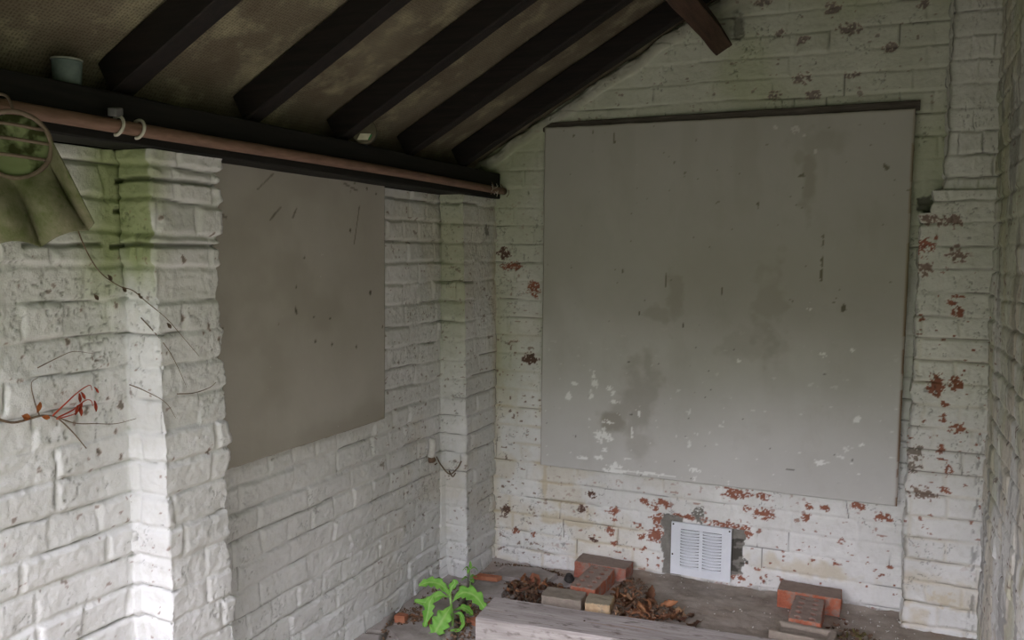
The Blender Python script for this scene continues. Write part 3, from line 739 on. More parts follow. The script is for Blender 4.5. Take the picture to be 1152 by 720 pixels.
def tin():
    root = empty('round_tin', (.012, -1.002, 1.6418), (0, 0, R(28))); tag(root, 'round tin with a pale paper label on the wall plate', 'tin')
    def disc(y0, y1, r, bev=.003):
        bm = bmesh.new(); n = 32; prof = [(0, y0), (r-bev, y0), (r, y0+bev), (r, y1-bev), (r-bev, y1), (0, y1)]
        rings = [[bm.verts.new((q*math.cos(2*math.pi*k/n), y, .039+q*math.sin(2*math.pi*k/n))) for k in range(n)] if q else [bm.verts.new((0, y, .039))] for q, y in prof]
        for a, b in zip(rings, rings[1:]):
            for k in range(n):
                if len(a) == 1: bm.faces.new((a[0], b[(k+1) % n], b[k]))
                elif len(b) == 1: bm.faces.new((a[k], a[(k+1) % n], b[0]))
                else: bm.faces.new((a[k], a[(k+1) % n], b[(k+1) % n], b[k]))
        bmesh.ops.recalc_face_normals(bm, faces=bm.faces[:]); return bm
    from_bm('tin_body', disc(-.018, .026, .037), mat_simple('dull_green_brown_tin', (.05, .05, .035), (.11, .09, .06), 30, .5, metal=.3), root)
    from_bm('lid', disc(-.024, -.014, .039), mat_simple('dull_olive_lid', (.07, .065, .04), (.14, .12, .08), 30, .5, metal=.3), root)
    bm = bmesh.new(); v = [bm.verts.new(p) for p in ((-.020, -.0246, .012), (.012, -.0246, .012), (.022, -.0246, .031), (-.010, -.0246, .031))]; f = bm.faces.new(v)
    r = bmesh.ops.extrude_face_region(bm, geom=[f]); bmesh.ops.translate(bm, vec=(0, -.0006, 0), verts=[x for x in r['geom'] if isinstance(x, bmesh.types.BMVert)])
    bmesh.ops.recalc_face_normals(bm, faces=bm.faces[:])
    from_bm('paper_label', bm, mat_simple('yellowed_paper', (.50, .49, .36), (.66, .64, .48), 50), root)
    bm = bmesh.new(); add_box(bm, (.019, -.0249, .0205), (.005, .0008, .018), Euler((0, R(28), 0))); from_bm('stripe', bm, mat_simple('green_stripe', (.03, .16, .05), (.05, .22, .07)), root)
tin()
def hoop_bag():
    root = empty('canvas_bag', (.110, -2.222, 1.495), (0, 0, R(50))); tag(root, 'mossy olive canvas bag hanging from a rusty round hoop at left', 'bag')
    rm = mat_simple('rusty_hoop_steel', (.085, .058, .045), (.20, .15, .115), 30, .7)
    bm = bmesh.new(); r = .056
    add_tube(bm, [(r*math.cos(a), .002*math.sin(3*a), r*math.sin(a)) for a in np.linspace(0, 2*math.pi, 41)], .0042, 10, cap=False); from_bm('hoop', bm, rm, root, smooth=True)
    for z in (-.018, .010, .034):
        bm = bmesh.new(); q = math.sqrt(r*r-z*z); add_tube(bm, [(-q, 0, z+.004), (0, -.004, z), (q, 0, z-.006)], .0030, 8); from_bm('bar', bm, rm, root, smooth=True)
    bm = bmesh.new(); add_tube(bm, spline([(.0, 0, r), (-.004, .01, r+.016), (-.012, .03, r+.030), (-.03, .05, r+.035), (-.047, .058, r+.028), (-.058, .062, r+.012)], 6), .0026, 8); from_bm('hook', bm, rm, root, smooth=True)
    t = NT('mossy_canvas'); c = t.mix(t.ramp(t.noise(16, 5, .65), .35, .65), (.10, .11, .05), (.21, .19, .135)); c = t.mix(t.ramp(t.noise(40, 4, .6), .55, .75), c, (.09, .11, .04))
    cm = t.done(c, .95, t.bump(t.noise(220, 3, .6), .5, .002), spec=.1)
    # cloth: gathered round the back of the hoop, hanging in folds and drawn out to a point at the right
    n, m = 60, 44; U, V = np.meshgrid(np.linspace(0, 1, n), np.linspace(0, 1, m), indexing='ij')
    ang = np.pi*(1.10+1.02*U)                               # lower left round to right side of the hoop
    x0 = r*1.02*np.cos(ang); z0 = r*1.02*np.sin(ang)
    x1 = -.085+U*.205; z1 = -.170-.008*np.sin(U*3.14)+.034*U**4+.014*np.abs(np.sin(U*8.5-1.8))
    k = V**1.05
    X = x0*(1-k)+x1*k; Z = z0*(1-k)+z1*k
    Y = .003-.048*np.abs(np.sin(U*8.5-V*1.8))**.8*np.sin(np.pi*np.clip(V*.75, 0, 1)) + .02*V*np.sin(U*3.1)
    Yb = Y+.004
    Pf = np.stack([X, Y, Z], -1)
    o = grid_mesh('canvas', Pf, None, None, cm, root)
    md = o.modifiers.new('thickness', 'SOLIDIFY'); md.thickness = .0022
    bm = bmesh.new(); nn = 28
    for i in range(1):
        rg = [[bm.verts.new((q*math.cos(2*math.pi*k_/nn), .006+.012*(1-(q/r)**2)+.003*math.sin(k_*3), q*math.sin(2*math.pi*k_/nn))) for k_ in range(nn)] for q in (.052, .036, .018)]
        c_ = bm.verts.new((0, .019, 0))
        for a, b_ in zip(rg, rg[1:]):
            for k_ in range(nn): bm.faces.new((a[k_], a[(k_+1) % nn], b_[(k_+1) % nn], b_[k_]))
        for k_ in range(nn): bm.faces.new((rg[-1][k_], rg[-1][(k_+1) % nn], c_))
    t = NT('pale_mossy_lining'); c = t.mix(t.ramp(t.noise(30, 3, .5), .42, .55), (.045, .05, .02), (.20, .23, .12))
    o = from_bm('lining', bm, t.done(c, .95, spec=.1), root, smooth=True); o['label'] = 'pale green mottled lining inside the hoop'
    md = o.modifiers.new('thickness', 'SOLIDIFY'); md.thickness = .0015
hoop_bag()

# ------------------------------------------------------------------ bricks
def mat_brick(name, ca, cb, crust, amount):
    t = NT(name)
    c = t.mix(t.ramp(t.noise(30, 5, .65), .3, .7), ca, cb)
    g = t.n('NewGeometry'); sp = t.n('SeparateXYZ'); t.l(t.coord('Object'), sp.inputs[0])
    a = t.attr('mask_a')
    cr = t.mix(t.noise(45, 4, .6), tuple(x*.7 for x in crust), tuple(x*1.3 for x in crust))
    f = t.ramp(t.noise(28, 4, .6), .62-amount*.4, .72-amount*.4)
    f = t.math('MAXIMUM', t.math('MULTIPLY', a[0], .92), t.math('MULTIPLY', f, .75))
    c = t.mix(f, c, cr); c = t.mix(a[1], c, (.10, .025, .014))
    nm = t.bump(t.noise(110, 5, .7), .6, .003)
    return t.done(c, .9, nm, spec=.15)
def brick_mesh(name, sx, sy, sz, seed, holes=False, frog=False, crust_top=True, rough=.0022):
    st = .004
    def face(u0, u1, v0, v1, f):
        nu = max(2, int(abs(u1-u0)/st)); nv = max(2, int(abs(v1-v0)/st))
        U, V = np.meshgrid(np.linspace(u0, u1, nu), np.linspace(v0, v1, nv), indexing='ij'); return f(U, V)
    bm = bmesh.new(); lay = bm.verts.layers.float_color.new('mask_a')
    def put(P, A):
        n, m = P.shape[:2]; vs = []
        for i in range(n):
            row = []
            for j in range(m):
                v = bm.verts.new(P[i, j]); v[lay] = (A[i, j, 0], A[i, j, 1], 0, 1); row.append(v)
            vs.append(row)
        for i in range(n-1):
            for j in range(m-1): bm.faces.new((vs[i][j], vs[i+1][j], vs[i+1][j+1], vs[i][j+1]))
    hx, hy = sx/2, sy/2
    def top(U, V):
        Z = np.full(U.shape, sz); H = np.zeros(U.shape)
        if holes:
            for i in range(5):
                for j in range(2):
                    cx = -hx+sx*(i+.5)/5; cy = -hy+sy*(j*.44+.28)
                    d = np.hypot(U-cx, V-cy); H = np.maximum(H, sstep(.0105, .006, d))
        if frog: H = np.maximum(H, .9*sstep(hx-.018, hx-.028, np.abs(U))*sstep(hy-.014, hy-.024, np.abs(V)))
        return np.stack([U, V, Z-H*.014], -1), np.stack([(1-H if holes else np.ones_like(H))*(1 if crust_top else .2), H*(1 if holes else .0)], -1)
    P, A = face(-hx, hx, -hy, hy, top); put(P, A)
    z = lambda U: np.zeros(U.shape+(2,))
    put(*face(-hy, hy, -hx, hx, lambda U, V: (np.stack([V, U, 0*U], -1), z(U))))
    for s in (-1, 1):
        put(*face(-hx, hx, 0, sz, lambda U, V: (np.stack([U*s, 0*U-s*hy*-1*-1, V], -1), z(U))))
        put(*face(-hy, hy, 0, sz, lambda U, V: (np.stack([0*U+s*hx, U*s, V], -1), z(U))))
    bmesh.ops.remove_doubles(bm, verts=bm.verts[:], dist=.0006)
    for v in bm.verts:
        p = v.co; e = [max(0, abs(p.x)-(hx-.004)), max(0, abs(p.y)-(hy-.004)), max(0, abs(p.z-sz/2)-(sz/2-.004))]
        if sum(1 for q in e if q > 0) >= 2:
            v.co.x *= 1-.010*(e[0] > 0); v.co.y *= 1-.02*(e[1] > 0); v.co.z = sz/2+(v.co.z-sz/2)*(1-.03*(e[2] > 0))
        k = Vector(p)*38+Vector((seed*5.1, seed, 0))
        dsp = Vector((mnoise.noise(k), mnoise.noise(k+Vector((7, 7, 7))), mnoise.noise(k+Vector((3, 9, 5)))))*rough
        k2 = Vector(p)*11+Vector((seed, seed*3, 0)); dsp += Vector((mnoise.noise(k2), mnoise.noise(k2+Vector((4, 1, 1))), 0))*rough*1.6
        if p.z < .002: dsp.z = 0
        v.co += dsp
    bmesh.ops.recalc_face_normals(bm, faces=bm.faces[:])
    me = bpy.data.meshes.new(name); bm.to_mesh(me); bm.free(); return me
RED = mat_brick('red_brick_with_mortar_crust', (.24, .085, .06), (.42, .17, .12), (.26, .215, .185), .35)
RED2 = mat_brick('orange_red_brick', (.28, .085, .05), (.48, .17, .10), (.25, .205, .175), .28)
GREYB = mat_brick('dull_grey_brown_brick', (.22, .18, .15), (.34, .285, .235), (.25, .215, .175), .4)
BUFF = mat_brick('pale_buff_brick', (.42, .29, .17), (.60, .45, .28), (.28, .25, .19), .15)
def brick(sx, sy, sz, loc, rot, mat, label, group=None, **kw):
    me = brick_mesh('brick', sx, sy, sz, kw.pop('seed'), **kw); o = link_mesh('brick', me, mat); o.location = loc; o.rotation_euler = rot
    tag(o, label, 'brick', group); return o
brick(.212, .100, .066, (.512, -.082, .046), (0, 0, R(-1)), RED, 'red brick with grey mortar on top, flat against back wall left of the vent', seed=1)
brick(.205, .100, .064, (.523, -.245, .044), (R(0), R(-3), R(86)), RED2, 'red perforated brick lying across, behind the two small broken bricks', seed=2, holes=True)
brick(.150, .090, .060, (.470, -.425, .040), (0, 0, R(5)), GREYB, 'grey-brown broken brick beside the small buff brick behind the timber', seed=3, rough=.003)
brick(.088, .088, .060, (.602, -.415, .040), (0, 0, R(8)), BUFF, 'small pale buff half brick, the yellowest one behind the timber', seed=4, rough=.0035)
brick(.213, .101, .066, (1.281, -.078, .0625), (0, 0, R(-.5)), RED2, 'red brick flat against the back wall right of the vent', seed=5)
brick(.208, .101, .060, (1.285, -.242, .0625), (0, 0, R(90)), RED2, 'red perforated brick laid end-on to the wall in the right stack', seed=6, holes=True)
brick(.200, .100, .058, (1.285, -.408, .056), (0, 0, R(-3)), GREYB, 'pale grey-brown brick with a shallow recess, nearest the camera at right', seed=7, frog=True, crust_top=False)

# ------------------------------------------------------------------ timber on the floor
def timber():
    t = NT('weathered_grey_timber')
    g = t.noise(5, 6, .6, stretch=(1.2, 16, 16)); c = t.mix(t.ramp(g, .3, .72), (.30, .265, .25), (.52, .48, .46))
    c = t.mix(t.math('MULTIPLY', t.ramp(t.noise(9, 4, .6, stretch=(2, 5, 5)), .56, .70), .8), c, (.12, .095, .08))
    c = t.mix(t.math('MULTIPLY', t.ramp(t.noise(3, 4, .6, stretch=(1, 30, 4)), .62, .70), .6), c, (.28, .14, .07))
    nm = t.bump(g, .5, .004); nm = t.bump(t.noise(60, 5, .6, stretch=(1, 10, 10)), .3, .002, nm)
    mt = t.done(c, .85, nm, spec=.2)
    root = empty('timber_baulk', (.27, -.735, 0.004), (0, 0, R(4.2)))
    tag(root, 'long weathered grey squared timber lying on the floor', 'timber')
    o = beam('baulk', (0, .095, .048), (1.33, .095, .048), .186, .094, (0,0,1), mt, root, seed=41, wob=.0028, bev=.006)
    bm = bmesh.new()
    add_tube(bm, [(.35, .10, .0945), (.35, .10, .0975)], [.004, .003], 8); from_bm('nail_head', bm, mat_simple('rusty_nail', (.05, .03, .02), (.12, .06, .04)), root)
timber()

# ------------------------------------------------------------------ flat broken paving pieces
def stone(name, pts, th, loc, rz, mat, label, seed, tilt=(0,0), cat='stone', group=None):
    bm = bmesh.new(); vs = [bm.verts.new((x, y, 0)) for x, y in pts]; f = bm.faces.new(vs)
    bmesh.ops.triangulate(bm, faces=[f]); bmesh.ops.subdivide_edges(bm, edges=bm.edges[:], cuts=4, use_grid_fill=True)
    r = bmesh.ops.extrude_face_region(bm, geom=bm.faces[:]); bmesh.ops.translate(bm, vec=(0, 0, th), verts=[x for x in r['geom'] if isinstance(x, bmesh.types.BMVert)])
    for v in bm.verts:
        k = Vector(v.co)*30+Vector((seed*3, 0, 0)); v.co += Vector((mnoise.noise(k), mnoise.noise(k+Vector((5, 5, 5))), mnoise.noise(k+Vector((9, 1, 5)))*(v.co.z > th*.5)*.8))*.004
        if v.co.z > th*.5:
            v.co.x *= .975; v.co.y *= .975
    bmesh.ops.recalc_face_normals(bm, faces=bm.faces[:])
    o = from_bm(name, bm, mat); o.location = loc; o.rotation_euler = (tilt[0], tilt[1], rz); return tag(o, label, cat, group)
SLATE = mat_simple('grey_paving_stone', (.19, .165, .15), (.35, .315, .295), 14, .9, .5, 90)
REDST = mat_simple('broken_red_brick_chunk', (.28, .09, .05), (.44, .19, .11), 30, .9, .6, 110)
stone('paving_fragment', [(-.12,-.05),(.10,-.07),(.13,.03),(.02,.08),(-.10,.05)], .020, (.20,-.135,.010), R(8), SLATE, 'flat grey paving fragment in the corner under the dead leaves', 1)
stone('paving_fragment', [(-.07,-.05),(.07,-.06),(.09,.02),(-.03,.07)], .022, (.115,-.335,.006), R(20), SLATE, 'flat grey paving fragment behind the green plant', 2, (R(3), R(-4)))
stone('paving_fragment', [(-.08,-.06),(.06,-.07),(.09,.03),(-.04,.08)], .016, (.045,-.545,.006), R(-35), SLATE, 'grey paving fragment against the left wall beside the green plant', 3)
stone('paving_fragment', [(-.10,-.06),(.09,-.08),(.11,.05),(-.06,.07)], .016, (.06,-.775,.006), R(-30), SLATE, 'grey paving fragment at the bottom edge, left of the timber end', 4)
stone('brick_fragment', [(-.022,-.014),(.016,-.018),(.024,.010),(-.008,.020)], .026, (-.040,-.700,.012), R(20), REDST, 'small red brick fragment at the foot of the left wall', 5, cat='brick fragment')
stone('brick_fragment', [(-.055,-.014),(.05,-.018),(.06,.010),(-.03,.018)], .016, (.075,-.235,.020), R(10), REDST, 'long thin orange-red brick fragment beside the far left pier', 6, cat='brick fragment')
stone('brick_fragment', [(-.022,-.016),(.018,-.02),(.024,.014),(-.010,.02)], .028, (.262,-.205,.028), R(50), REDST, 'bright orange-red brick fragment among the corner leaves', 7, (R(20), R(15)), cat='brick fragment')
stone('brick_fragment', [(-.03,-.016),(.028,-.02),(.034,.014),(-.015,.02)], .018, (.205,-.600,.008), R(-20), REDST, 'orange brick fragment under the broad leaf near the timber end', 8, cat='brick fragment')
bm = bmesh.new(); add_tube(bm, [(0, 0, 0), (.004, .002, .012), (.002, 0, .030)], [.020, .022, .012], 10)
for v in bm.verts: v.co += Vector((mnoise.noise(v.co*60), mnoise.noise(v.co*60+Vector((3, 3, 3))), 0))*.004
o = from_bm('cinder', bm, mat_simple('black_cinder', (.02, .018, .016), (.06, .055, .05), 60)); o.location = (.372, -.10, .012)
tag(o, 'small black cinder left of the red brick stack', 'cinder')

# ------------------------------------------------------------------ dead leaves
def mat_leaf(name, cols):
    t = NT(name); oi = t.n('ObjectInfo'); r = t.n('ValToRGB'); r.color_ramp.interpolation = 'LINEAR'
    e = r.color_ramp.elements; e[0].color = (*cols[0], 1); e[1].color = (*cols[-1], 1)
    for i, c in enumerate(cols[1:-1]): k = r.color_ramp.elements.new((i+1)/(len(cols)-1)); k.color = (*c, 1)
    t.l(oi.outputs['Random'], r.inputs[0])
    c = t.mix(t.ramp(t.noise(70, 4, .6), .45, .85), r.outputs[0], t.mix(.45, r.outputs[0], (.04, .02, .012)))
    return t.done(c, .65, t.bump(t.noise(160, 3, .6), .5, .002), spec=.25)
BROWN = mat_leaf('curled_dead_leaf', [(.16,.08,.045), (.40,.18,.085), (.26,.125,.07), (.50,.25,.12), (.20,.10,.06), (.46,.29,.17)])
DBROWN = mat_leaf('dark_dead_leaf', [(.085,.05,.034), (.22,.10,.06), (.14,.075,.05), (.28,.165,.105), (.10,.06,.045)])
YGREEN = mat_leaf('yellow_green_dead_leaf', [(.20,.16,.06), (.30,.28,.10), (.14,.09,.05), (.36,.30,.13)])
def leaf_mesh(seed, L=.06, W=.034):
    rng = random.Random(seed); bm = bmesh.new(); n, m = 12, 7; curl = rng.uniform(1.0, 3.2)*rng.choice((-1, 1, 1)); roll = rng.uniform(.8, 2.4); tw = rng.uniform(-1.2, 1.2)
    G = []
    for i in range(n+1):
        t = i/n; w = W*.5*math.sin(math.pi*min(1, t*.93+.05))**.8*(1+.22*math.sin(t*26+seed)); a = (t-.3)*curl
        row = []
        for j in range(m+1):
            s = (j/m-.5)*2; b = s*roll
            y = w*math.sin(b)/max(.6, roll); z = w*(1-math.cos(b))/max(.6, roll)
            ca, sa = math.cos(tw*(t-.5)), math.sin(tw*(t-.5)); y, z = y*ca-z*sa, y*sa+z*ca
            x = L*math.sin(a)/curl; zz = L*(1-math.cos(a))/curl
            p = Vector((x-z*math.sin(a), y, zz+z*math.cos(a)))
            p += Vector((0, 0, 1))*mnoise.noise(p*70+Vector((seed, 0, 0)))*.004
            row.append(bm.verts.new(p))
        G.append(row)
    for i in range(n):
        for j in range(m): bm.faces.new((G[i][j], G[i+1][j], G[i+1][j+1], G[i][j+1]))
    base = G[0][m//2].co.copy()
    add_tube(bm, [base+Vector((.003, 0, 0)), base+Vector((-.008, 0, .001)), base+Vector((-.018, .002, .004))], [.0011, .0009, .0006], 5)
    r = bmesh.ops.solidify(bm, geom=[f for f in bm.faces if len(f.verts) == 4][:n*m], thickness=.0006)
    for f in bm.faces: f.smooth = True
    me = bpy.data.meshes.new('dead_leaf'); bm.to_mesh(me); bm.free(); return me
LEAVES = {}
for key, mt in (('b', BROWN), ('d', DBROWN), ('y', YGREEN)):
    LEAVES[key] = []
    for s in range(7):
        me = leaf_mesh(s*3+ord(key)); me.materials.append(mt); LEAVES[key].append(me)
def scatter(n, region, key, size, label, group, pile=0.0, seed=0):
    rng = random.Random(seed); k = 0; tries = 0
    while k < n and tries < 5000:
        tries += 1
        cx, cy, rx, ry = region; a = rng.uniform(0, 2*math.pi); r = math.sqrt(rng.random())
        x = cx+rx*r*math.cos(a); y = cy+ry*r*math.sin(a)
        if any(x0 < x < x1 and y0 < y < y1 for x0, x1, y0, y1 in BLOCK): continue
        if x < (.012 if y > -.30 else -.085) or y > -.018: continue
        o = bpy.data.objects.new('dead_leaf', rng.choice(LEAVES[key])); COL.objects.link(o)
        s = size*rng.uniform(.6, 1.25)
        z = floor_h(x, y) + .008 + pile*(1-r*r)*rng.random()
        o.location = (x, y, z); o.scale = (s, s, s)
        o.rotation_euler = (rng.uniform(-.9, .9), rng.uniform(-.7, .7), rng.uniform(0, 6.28))
        tag(o, label, 'leaf', group); k += 1
BLOCK = [(.395,.63,-.145,-.02), (.46,.585,-.36,-.14), (.385,.555,-.48,-.37), (.55,.655,-.47,-.36), (1.165,1.40,-.14,-.02), (1.225,1.345,-.36,-.12), (1.175,1.395,-.47,-.35), (.255,1.7,-.75,-.545+0)]
scatter(70, (.295,-.275,.15,.115), 'd', .75, 'dark curled dead leaf in the heap between the corner and the left brick stack', 'dark leaves heaped in the corner', .042, 1)
scatter(34, (.31,-.255,.16,.11), 'b', .72, 'brown curled dead leaf on top of the dark heap near the corner', 'brown leaves on the corner heap', .050, 2)
scatter(9, (.235,-.055,.10,.03), 'd', .55, 'dark dead leaf lying right against the foot of the back wall', 'leaves at the foot of the back wall', .02, 3)
scatter(44, (.745,-.375,.135,.078), 'b', 1.1, 'large orange-brown dead leaf in the heap between the brick stacks behind the timber', 'orange-brown leaves behind the timber', .045, 4)
scatter(16, (.655,-.24,.05,.13), 'b', .62, 'brown dead leaf caught beside the left perforated brick', 'leaves beside the left perforated brick', .03, 5)
scatter(10, (.905,-.385,.07,.05), 'd', .6, 'dark dead leaf trailing right from the orange-brown heap', 'leaves trailing right of the heap', .01, 6)
scatter(20, (1.455,-.33,.075,.09), 'y', .50, 'yellow-green shrivelled leaf right of the right brick stack', 'yellow-green leaves right of the brick stack', .03, 7)
scatter(9, (1.385,-.25,.035,.10), 'd', .5, 'dark shrivelled leaf tight against the right brick stack', 'dark leaves by the right brick stack', .02, 8)
scatter(14, (.13,-.42,.13,.07), 'b', .55, 'small brown dead leaf behind the green plant', 'leaves behind the green plant', .01, 9)
scatter(26, (.12,-.68,.17,.11), 'b', .50, 'small brown dead leaf on the paving around the green plant', 'leaves around the green plant', .012, 10)
scatter(12, (.12,-.68,.17,.11), 'd', .50, 'small dark dead leaf on the paving around the green plant', 'dark leaves around the green plant', .012, 11)
scatter(9, (-.02,-.50,.09,.20), 'd', .42, 'tiny dark dead leaf along the foot of the left wall', 'leaves along the left wall', .006, 12)
# three leaves that stand out
for (x, y, z, s, rot, me, lab) in ((.700,-.515,.108,.55,(.5,.3,2.2),LEAVES['b'][2],'reddish curled leaf lying on the top edge of the timber'), (.725,-.50,.106,.45,(-.3,.5,.4),LEAVES['b'][4],'small tan curled leaf lying on the timber beside the reddish one'),
        (.632,-.150,.075,.55,(1.1,.2,1.2),LEAVES['b'][1],'tan leaf standing against the right end of the left wall brick')):
    o = bpy.data.objects.new('dead_leaf', me); COL.objects.link(o); o.location = (x, y, z); o.scale = (s,)*3; o.rotation_euler = rot; tag(o, lab, 'leaf')

# crumbled leaf mould and grit under the heaps: nobody could count it
def mould():
    rng = random.Random(4); bm = bmesh.new()
    regs = [(.30,-.27,.16,.12,520,.035), (.74,-.38,.15,.08,300,.03), (.13,-.60,.19,.16,420,.004), (.66,-.24,.06,.14,140,.015), (1.44,-.33,.09,.10,160,.01), (.18,-.05,.17,.03,160,.01), (-.03,-.55,.06,.30,240,.004), (.42,-.30,.05,.16,120,.01), (.30,-.50,.25,.03,160,.008)]
    for cx, cy, rx, ry, n, pile in regs:
        for k in range(n):
            a = rng.uniform(0, 6.28); r = math.sqrt(rng.random()); x = cx+rx*r*math.cos(a); y = cy+ry*r*math.sin(a)
            if any(x0-.005 < x < x1 and y0 < y < y1 for x0, x1, y0, y1 in BLOCK) or x < (.005 if y > -.3 else -.10) or y > -.008: continue
            z = floor_h(x, y)+.012+pile*(1-r*r)*rng.random(); s = rng.uniform(.003, .009)
            e = Euler((rng.uniform(-1, 1), rng.uniform(-1, 1), rng.uniform(0, 6)))
            pts = [Vector((s*math.cos(q)*rng.uniform(.5, 1.3), s*math.sin(q)*rng.uniform(.5, 1.1), s*.35*rng.uniform(-1, 1))) for q in (0, 1.3, 2.5, 3.8, 5)]
            v = [bm.verts.new(Vector((x, y, z))+e.to_matrix()@p) for p in pts]+[bm.verts.new(Vector((x, y, z))+e.to_matrix()@Vector((0, 0, s*.4)))]
            for i in range(5): bm.faces.new((v[i], v[(i+1) % 5], v[5]))
            bm.faces.new(v[:5][::-1])
    tag(from_bm('leaf_mould', bm, mat_simple('crumbled_leaf_mould', (.07, .045, .03), (.24, .15, .095), 60, .9)), 'crumbled leaf mould and grit on the floor', 'leaf litter', kind='stuff')
    bm = bmesh.new(); rng = random.Random(6)
    for k in range(150):
        x = rng.uniform(.62, 1.72) if k < 90 else rng.uniform(1.30, 1.60); y = -rng.uniform(.0, .42)**1.0-.01 if k < 90 else -rng.uniform(.05, .35); 
        if any(x0-.005 < x < x1 and y0 < y < y1 for x0, x1, y0, y1 in BLOCK): continue
        s = rng.uniform(.0015, .004); z = floor_h(x, y)+.008
        p = [bm.verts.new((x+s*math.cos(q)*rng.uniform(.5, 1.6), y+s*math.sin(q), z+rng.uniform(-.002, .002))) for q in (0, 1.5, 3, 4.6)]; c = bm.verts.new((x, y, z-.004)); 
        bm.faces.new(p)
        for i in range(4): bm.faces.new((p[(i+1) % 4], p[i], c))
    tag(from_bm('paint_flakes', bm, mat_simple('fallen_white_flakes', (.50, .48, .44), (.68, .66, .62))), 'tiny fallen white paint flakes on the concrete', 'paint flakes', kind='stuff')
mould()

# ------------------------------------------------------------------ green plants
def mat_green():
    t = NT('fresh_green_leaf'); c = t.mix(t.ramp(t.noise(30, 3, .5), .35, .7), (.13, .36, .045), (.24, .52, .085))
    m = t.attr('mask_a'); c = t.mix(t.math('MULTIPLY', m[0], .75), c, (.40, .58, .20))
    t.b.inputs['Subsurface Weight'].default_value = 0.0
    d = t.done(c, .5, t.bump(t.noise(150, 3, .5), .3, .001), spec=.3)
    tr = t.n('BsdfTranslucent'); mx = t.n('MixShader'); mx.inputs[0].default_value = .30
    t.l(c, tr.inputs[0]); out = t.t.nodes['Material Output']; t.l(t.b.outputs[0], mx.inputs[1]); t.l(tr.outputs[0], mx.inputs[2]); t.l(mx.outputs[0], out.inputs[0])
    return d
GREEN = mat_green()
def blade(parent, pts, W, lobes, seed, up=(0, 0, 1), name='leaf', cup=.25, lobe_amp=.42):
    c = spline(pts, 10); n = len(c); m = 8; P = np.zeros((n, m+1, 3)); A = np.zeros((n, m+1, 3)); up = Vector(up)
    for i, p in enumerate(c):
        t = i/(n-1); d = (c[min(i+1, n-1)]-c[max(i-1, 0)]).normalized(); side = d.cross(up).normalized(); nn = side.cross(d).normalized()
        env = (math.sin(math.pi*min(1, (t*.90+.045)))**.75)*(.22+.78*sstep(0, .38, np.array(t)))
        sw = abs(((t*lobes+seed*.13) % 1)); saw = (1-sw)**.8
        w = W*.5*env*(1-lobe_amp+lobe_amp*1.25*saw)
        w = max(w, W*.045)
        for j in range(m+1):
            s = (j/m-.5)*2
            q = p + side*(w*s) + nn*(abs(s)**1.5*w*cup + .10*w*math.sin(t*lobes*6.28+s*3)*abs(s)) + d*(-abs(s)*w*.10+abs(s)*saw*w*.12)
            P[i, j] = q; A[i, j, 0] = 1.0 if j == m//2 else (.10)
    o = grid_mesh(name, P, {'mask_a': A}, None, GREEN, parent)
    md = o.modifiers.new('thickness', 'SOLIDIFY'); md.thickness = .0009
    return o
rr = Vector((.9169, .3987, 0)); ff = Vector((-.3987, .9135, 0))     # right and away, along the ground
def V3(r, up_, away=0.0): return rr*r + ff*away + Vector((0, 0, up_))
root = empty('thistle_plant', (.139, -.652, .012)); tag(root, 'larger fresh green lobed-leaf weed by the end of the timber', 'plant')
bm = bmesh.new(); add_tube(bm, spline([V3(0, -.006), V3(.002, .03), V3(-.003, .065), V3(-.008, .10, .004), V3(-.010, .118, .004)], 6), [.0055]*25 if False else .0046, 10)
from_bm('stem', bm, mat_simple('pale_green_stem', (.17, .33, .08), (.32, .46, .17), 40, .5), root, smooth=True)
blade(root, [V3(-.008,.100), V3(-.038,.138,.01), V3(-.080,.150,.01), V3(-.118,.142,.0)], .044, 5, 1, up=(.3, -.55, .75))
blade(root, [V3(-.010,.105,-.01), V3(-.045,.115,-.02), V3(-.085,.095,-.03), V3(-.130,.100,-.03)], .036, 3, 2, up=(.3, -.6, .7), lobe_amp=.25)
blade(root, [V3(-.060,.125,-.02), V3(-.075,.100,-.04), V3(-.080,.070,-.05), V3(-.092,.020,-.06)], .042, 4, 3, up=(.4, -.8, .3))
blade(root, [V3(.0,.080,-.01), V3(-.022,.055,-.045), V3(-.045,.022,-.07), V3(-.062,-.004,-.095)], .066, 5, 4, up=(.35, -.75, .55), cup=.1)
blade(root, [V3(.0,.085,.0), V3(.035,.118,.0), V3(.080,.108,-.005), V3(.118,.060,-.012)], .058, 5, 5, up=(.25, -.6, .75), cup=.12)
blade(root, [V3(.002,.045,-.01), V3(.030,.050,-.02), V3(.042,.022,-.03), V3(.030,.002,-.04), V3(-.004,.000,-.045)], .026, 4, 6, up=(-.5, -.5, .6), lobe_amp=.2)
blade(root, [V3(.002,.050,.01), V3(.035,.050,.03), V3(.055,.036,.04), V3(.070,.018,.045)], .032, 4, 7, up=(.2, -.6, .8))
blade(root, [V3(-.008,.110), V3(-.004,.135,.005), V3(.008,.150,.01), V3(.000,.160,.015)], .026, 3, 8, up=(.3, -.9, .2))
blade(root, [V3(-.008,.110), V3(-.020,.130,-.005), V3(-.028,.142,-.004)], .018, 3, 9, up=(.3, -.9, .2))
root = empty('seedling', (.055, -.345, .022)); tag(root, 'small upright green seedling at the foot of the far left pier', 'plant')
bm = bmesh.new(); add_tube(bm, spline([V3(0, -.01), V3(.002, .03), V3(-.002, .072)], 5), .0020, 8); from_bm('stem', bm, bpy.data.materials['pale_green_stem'], root, smooth=True)
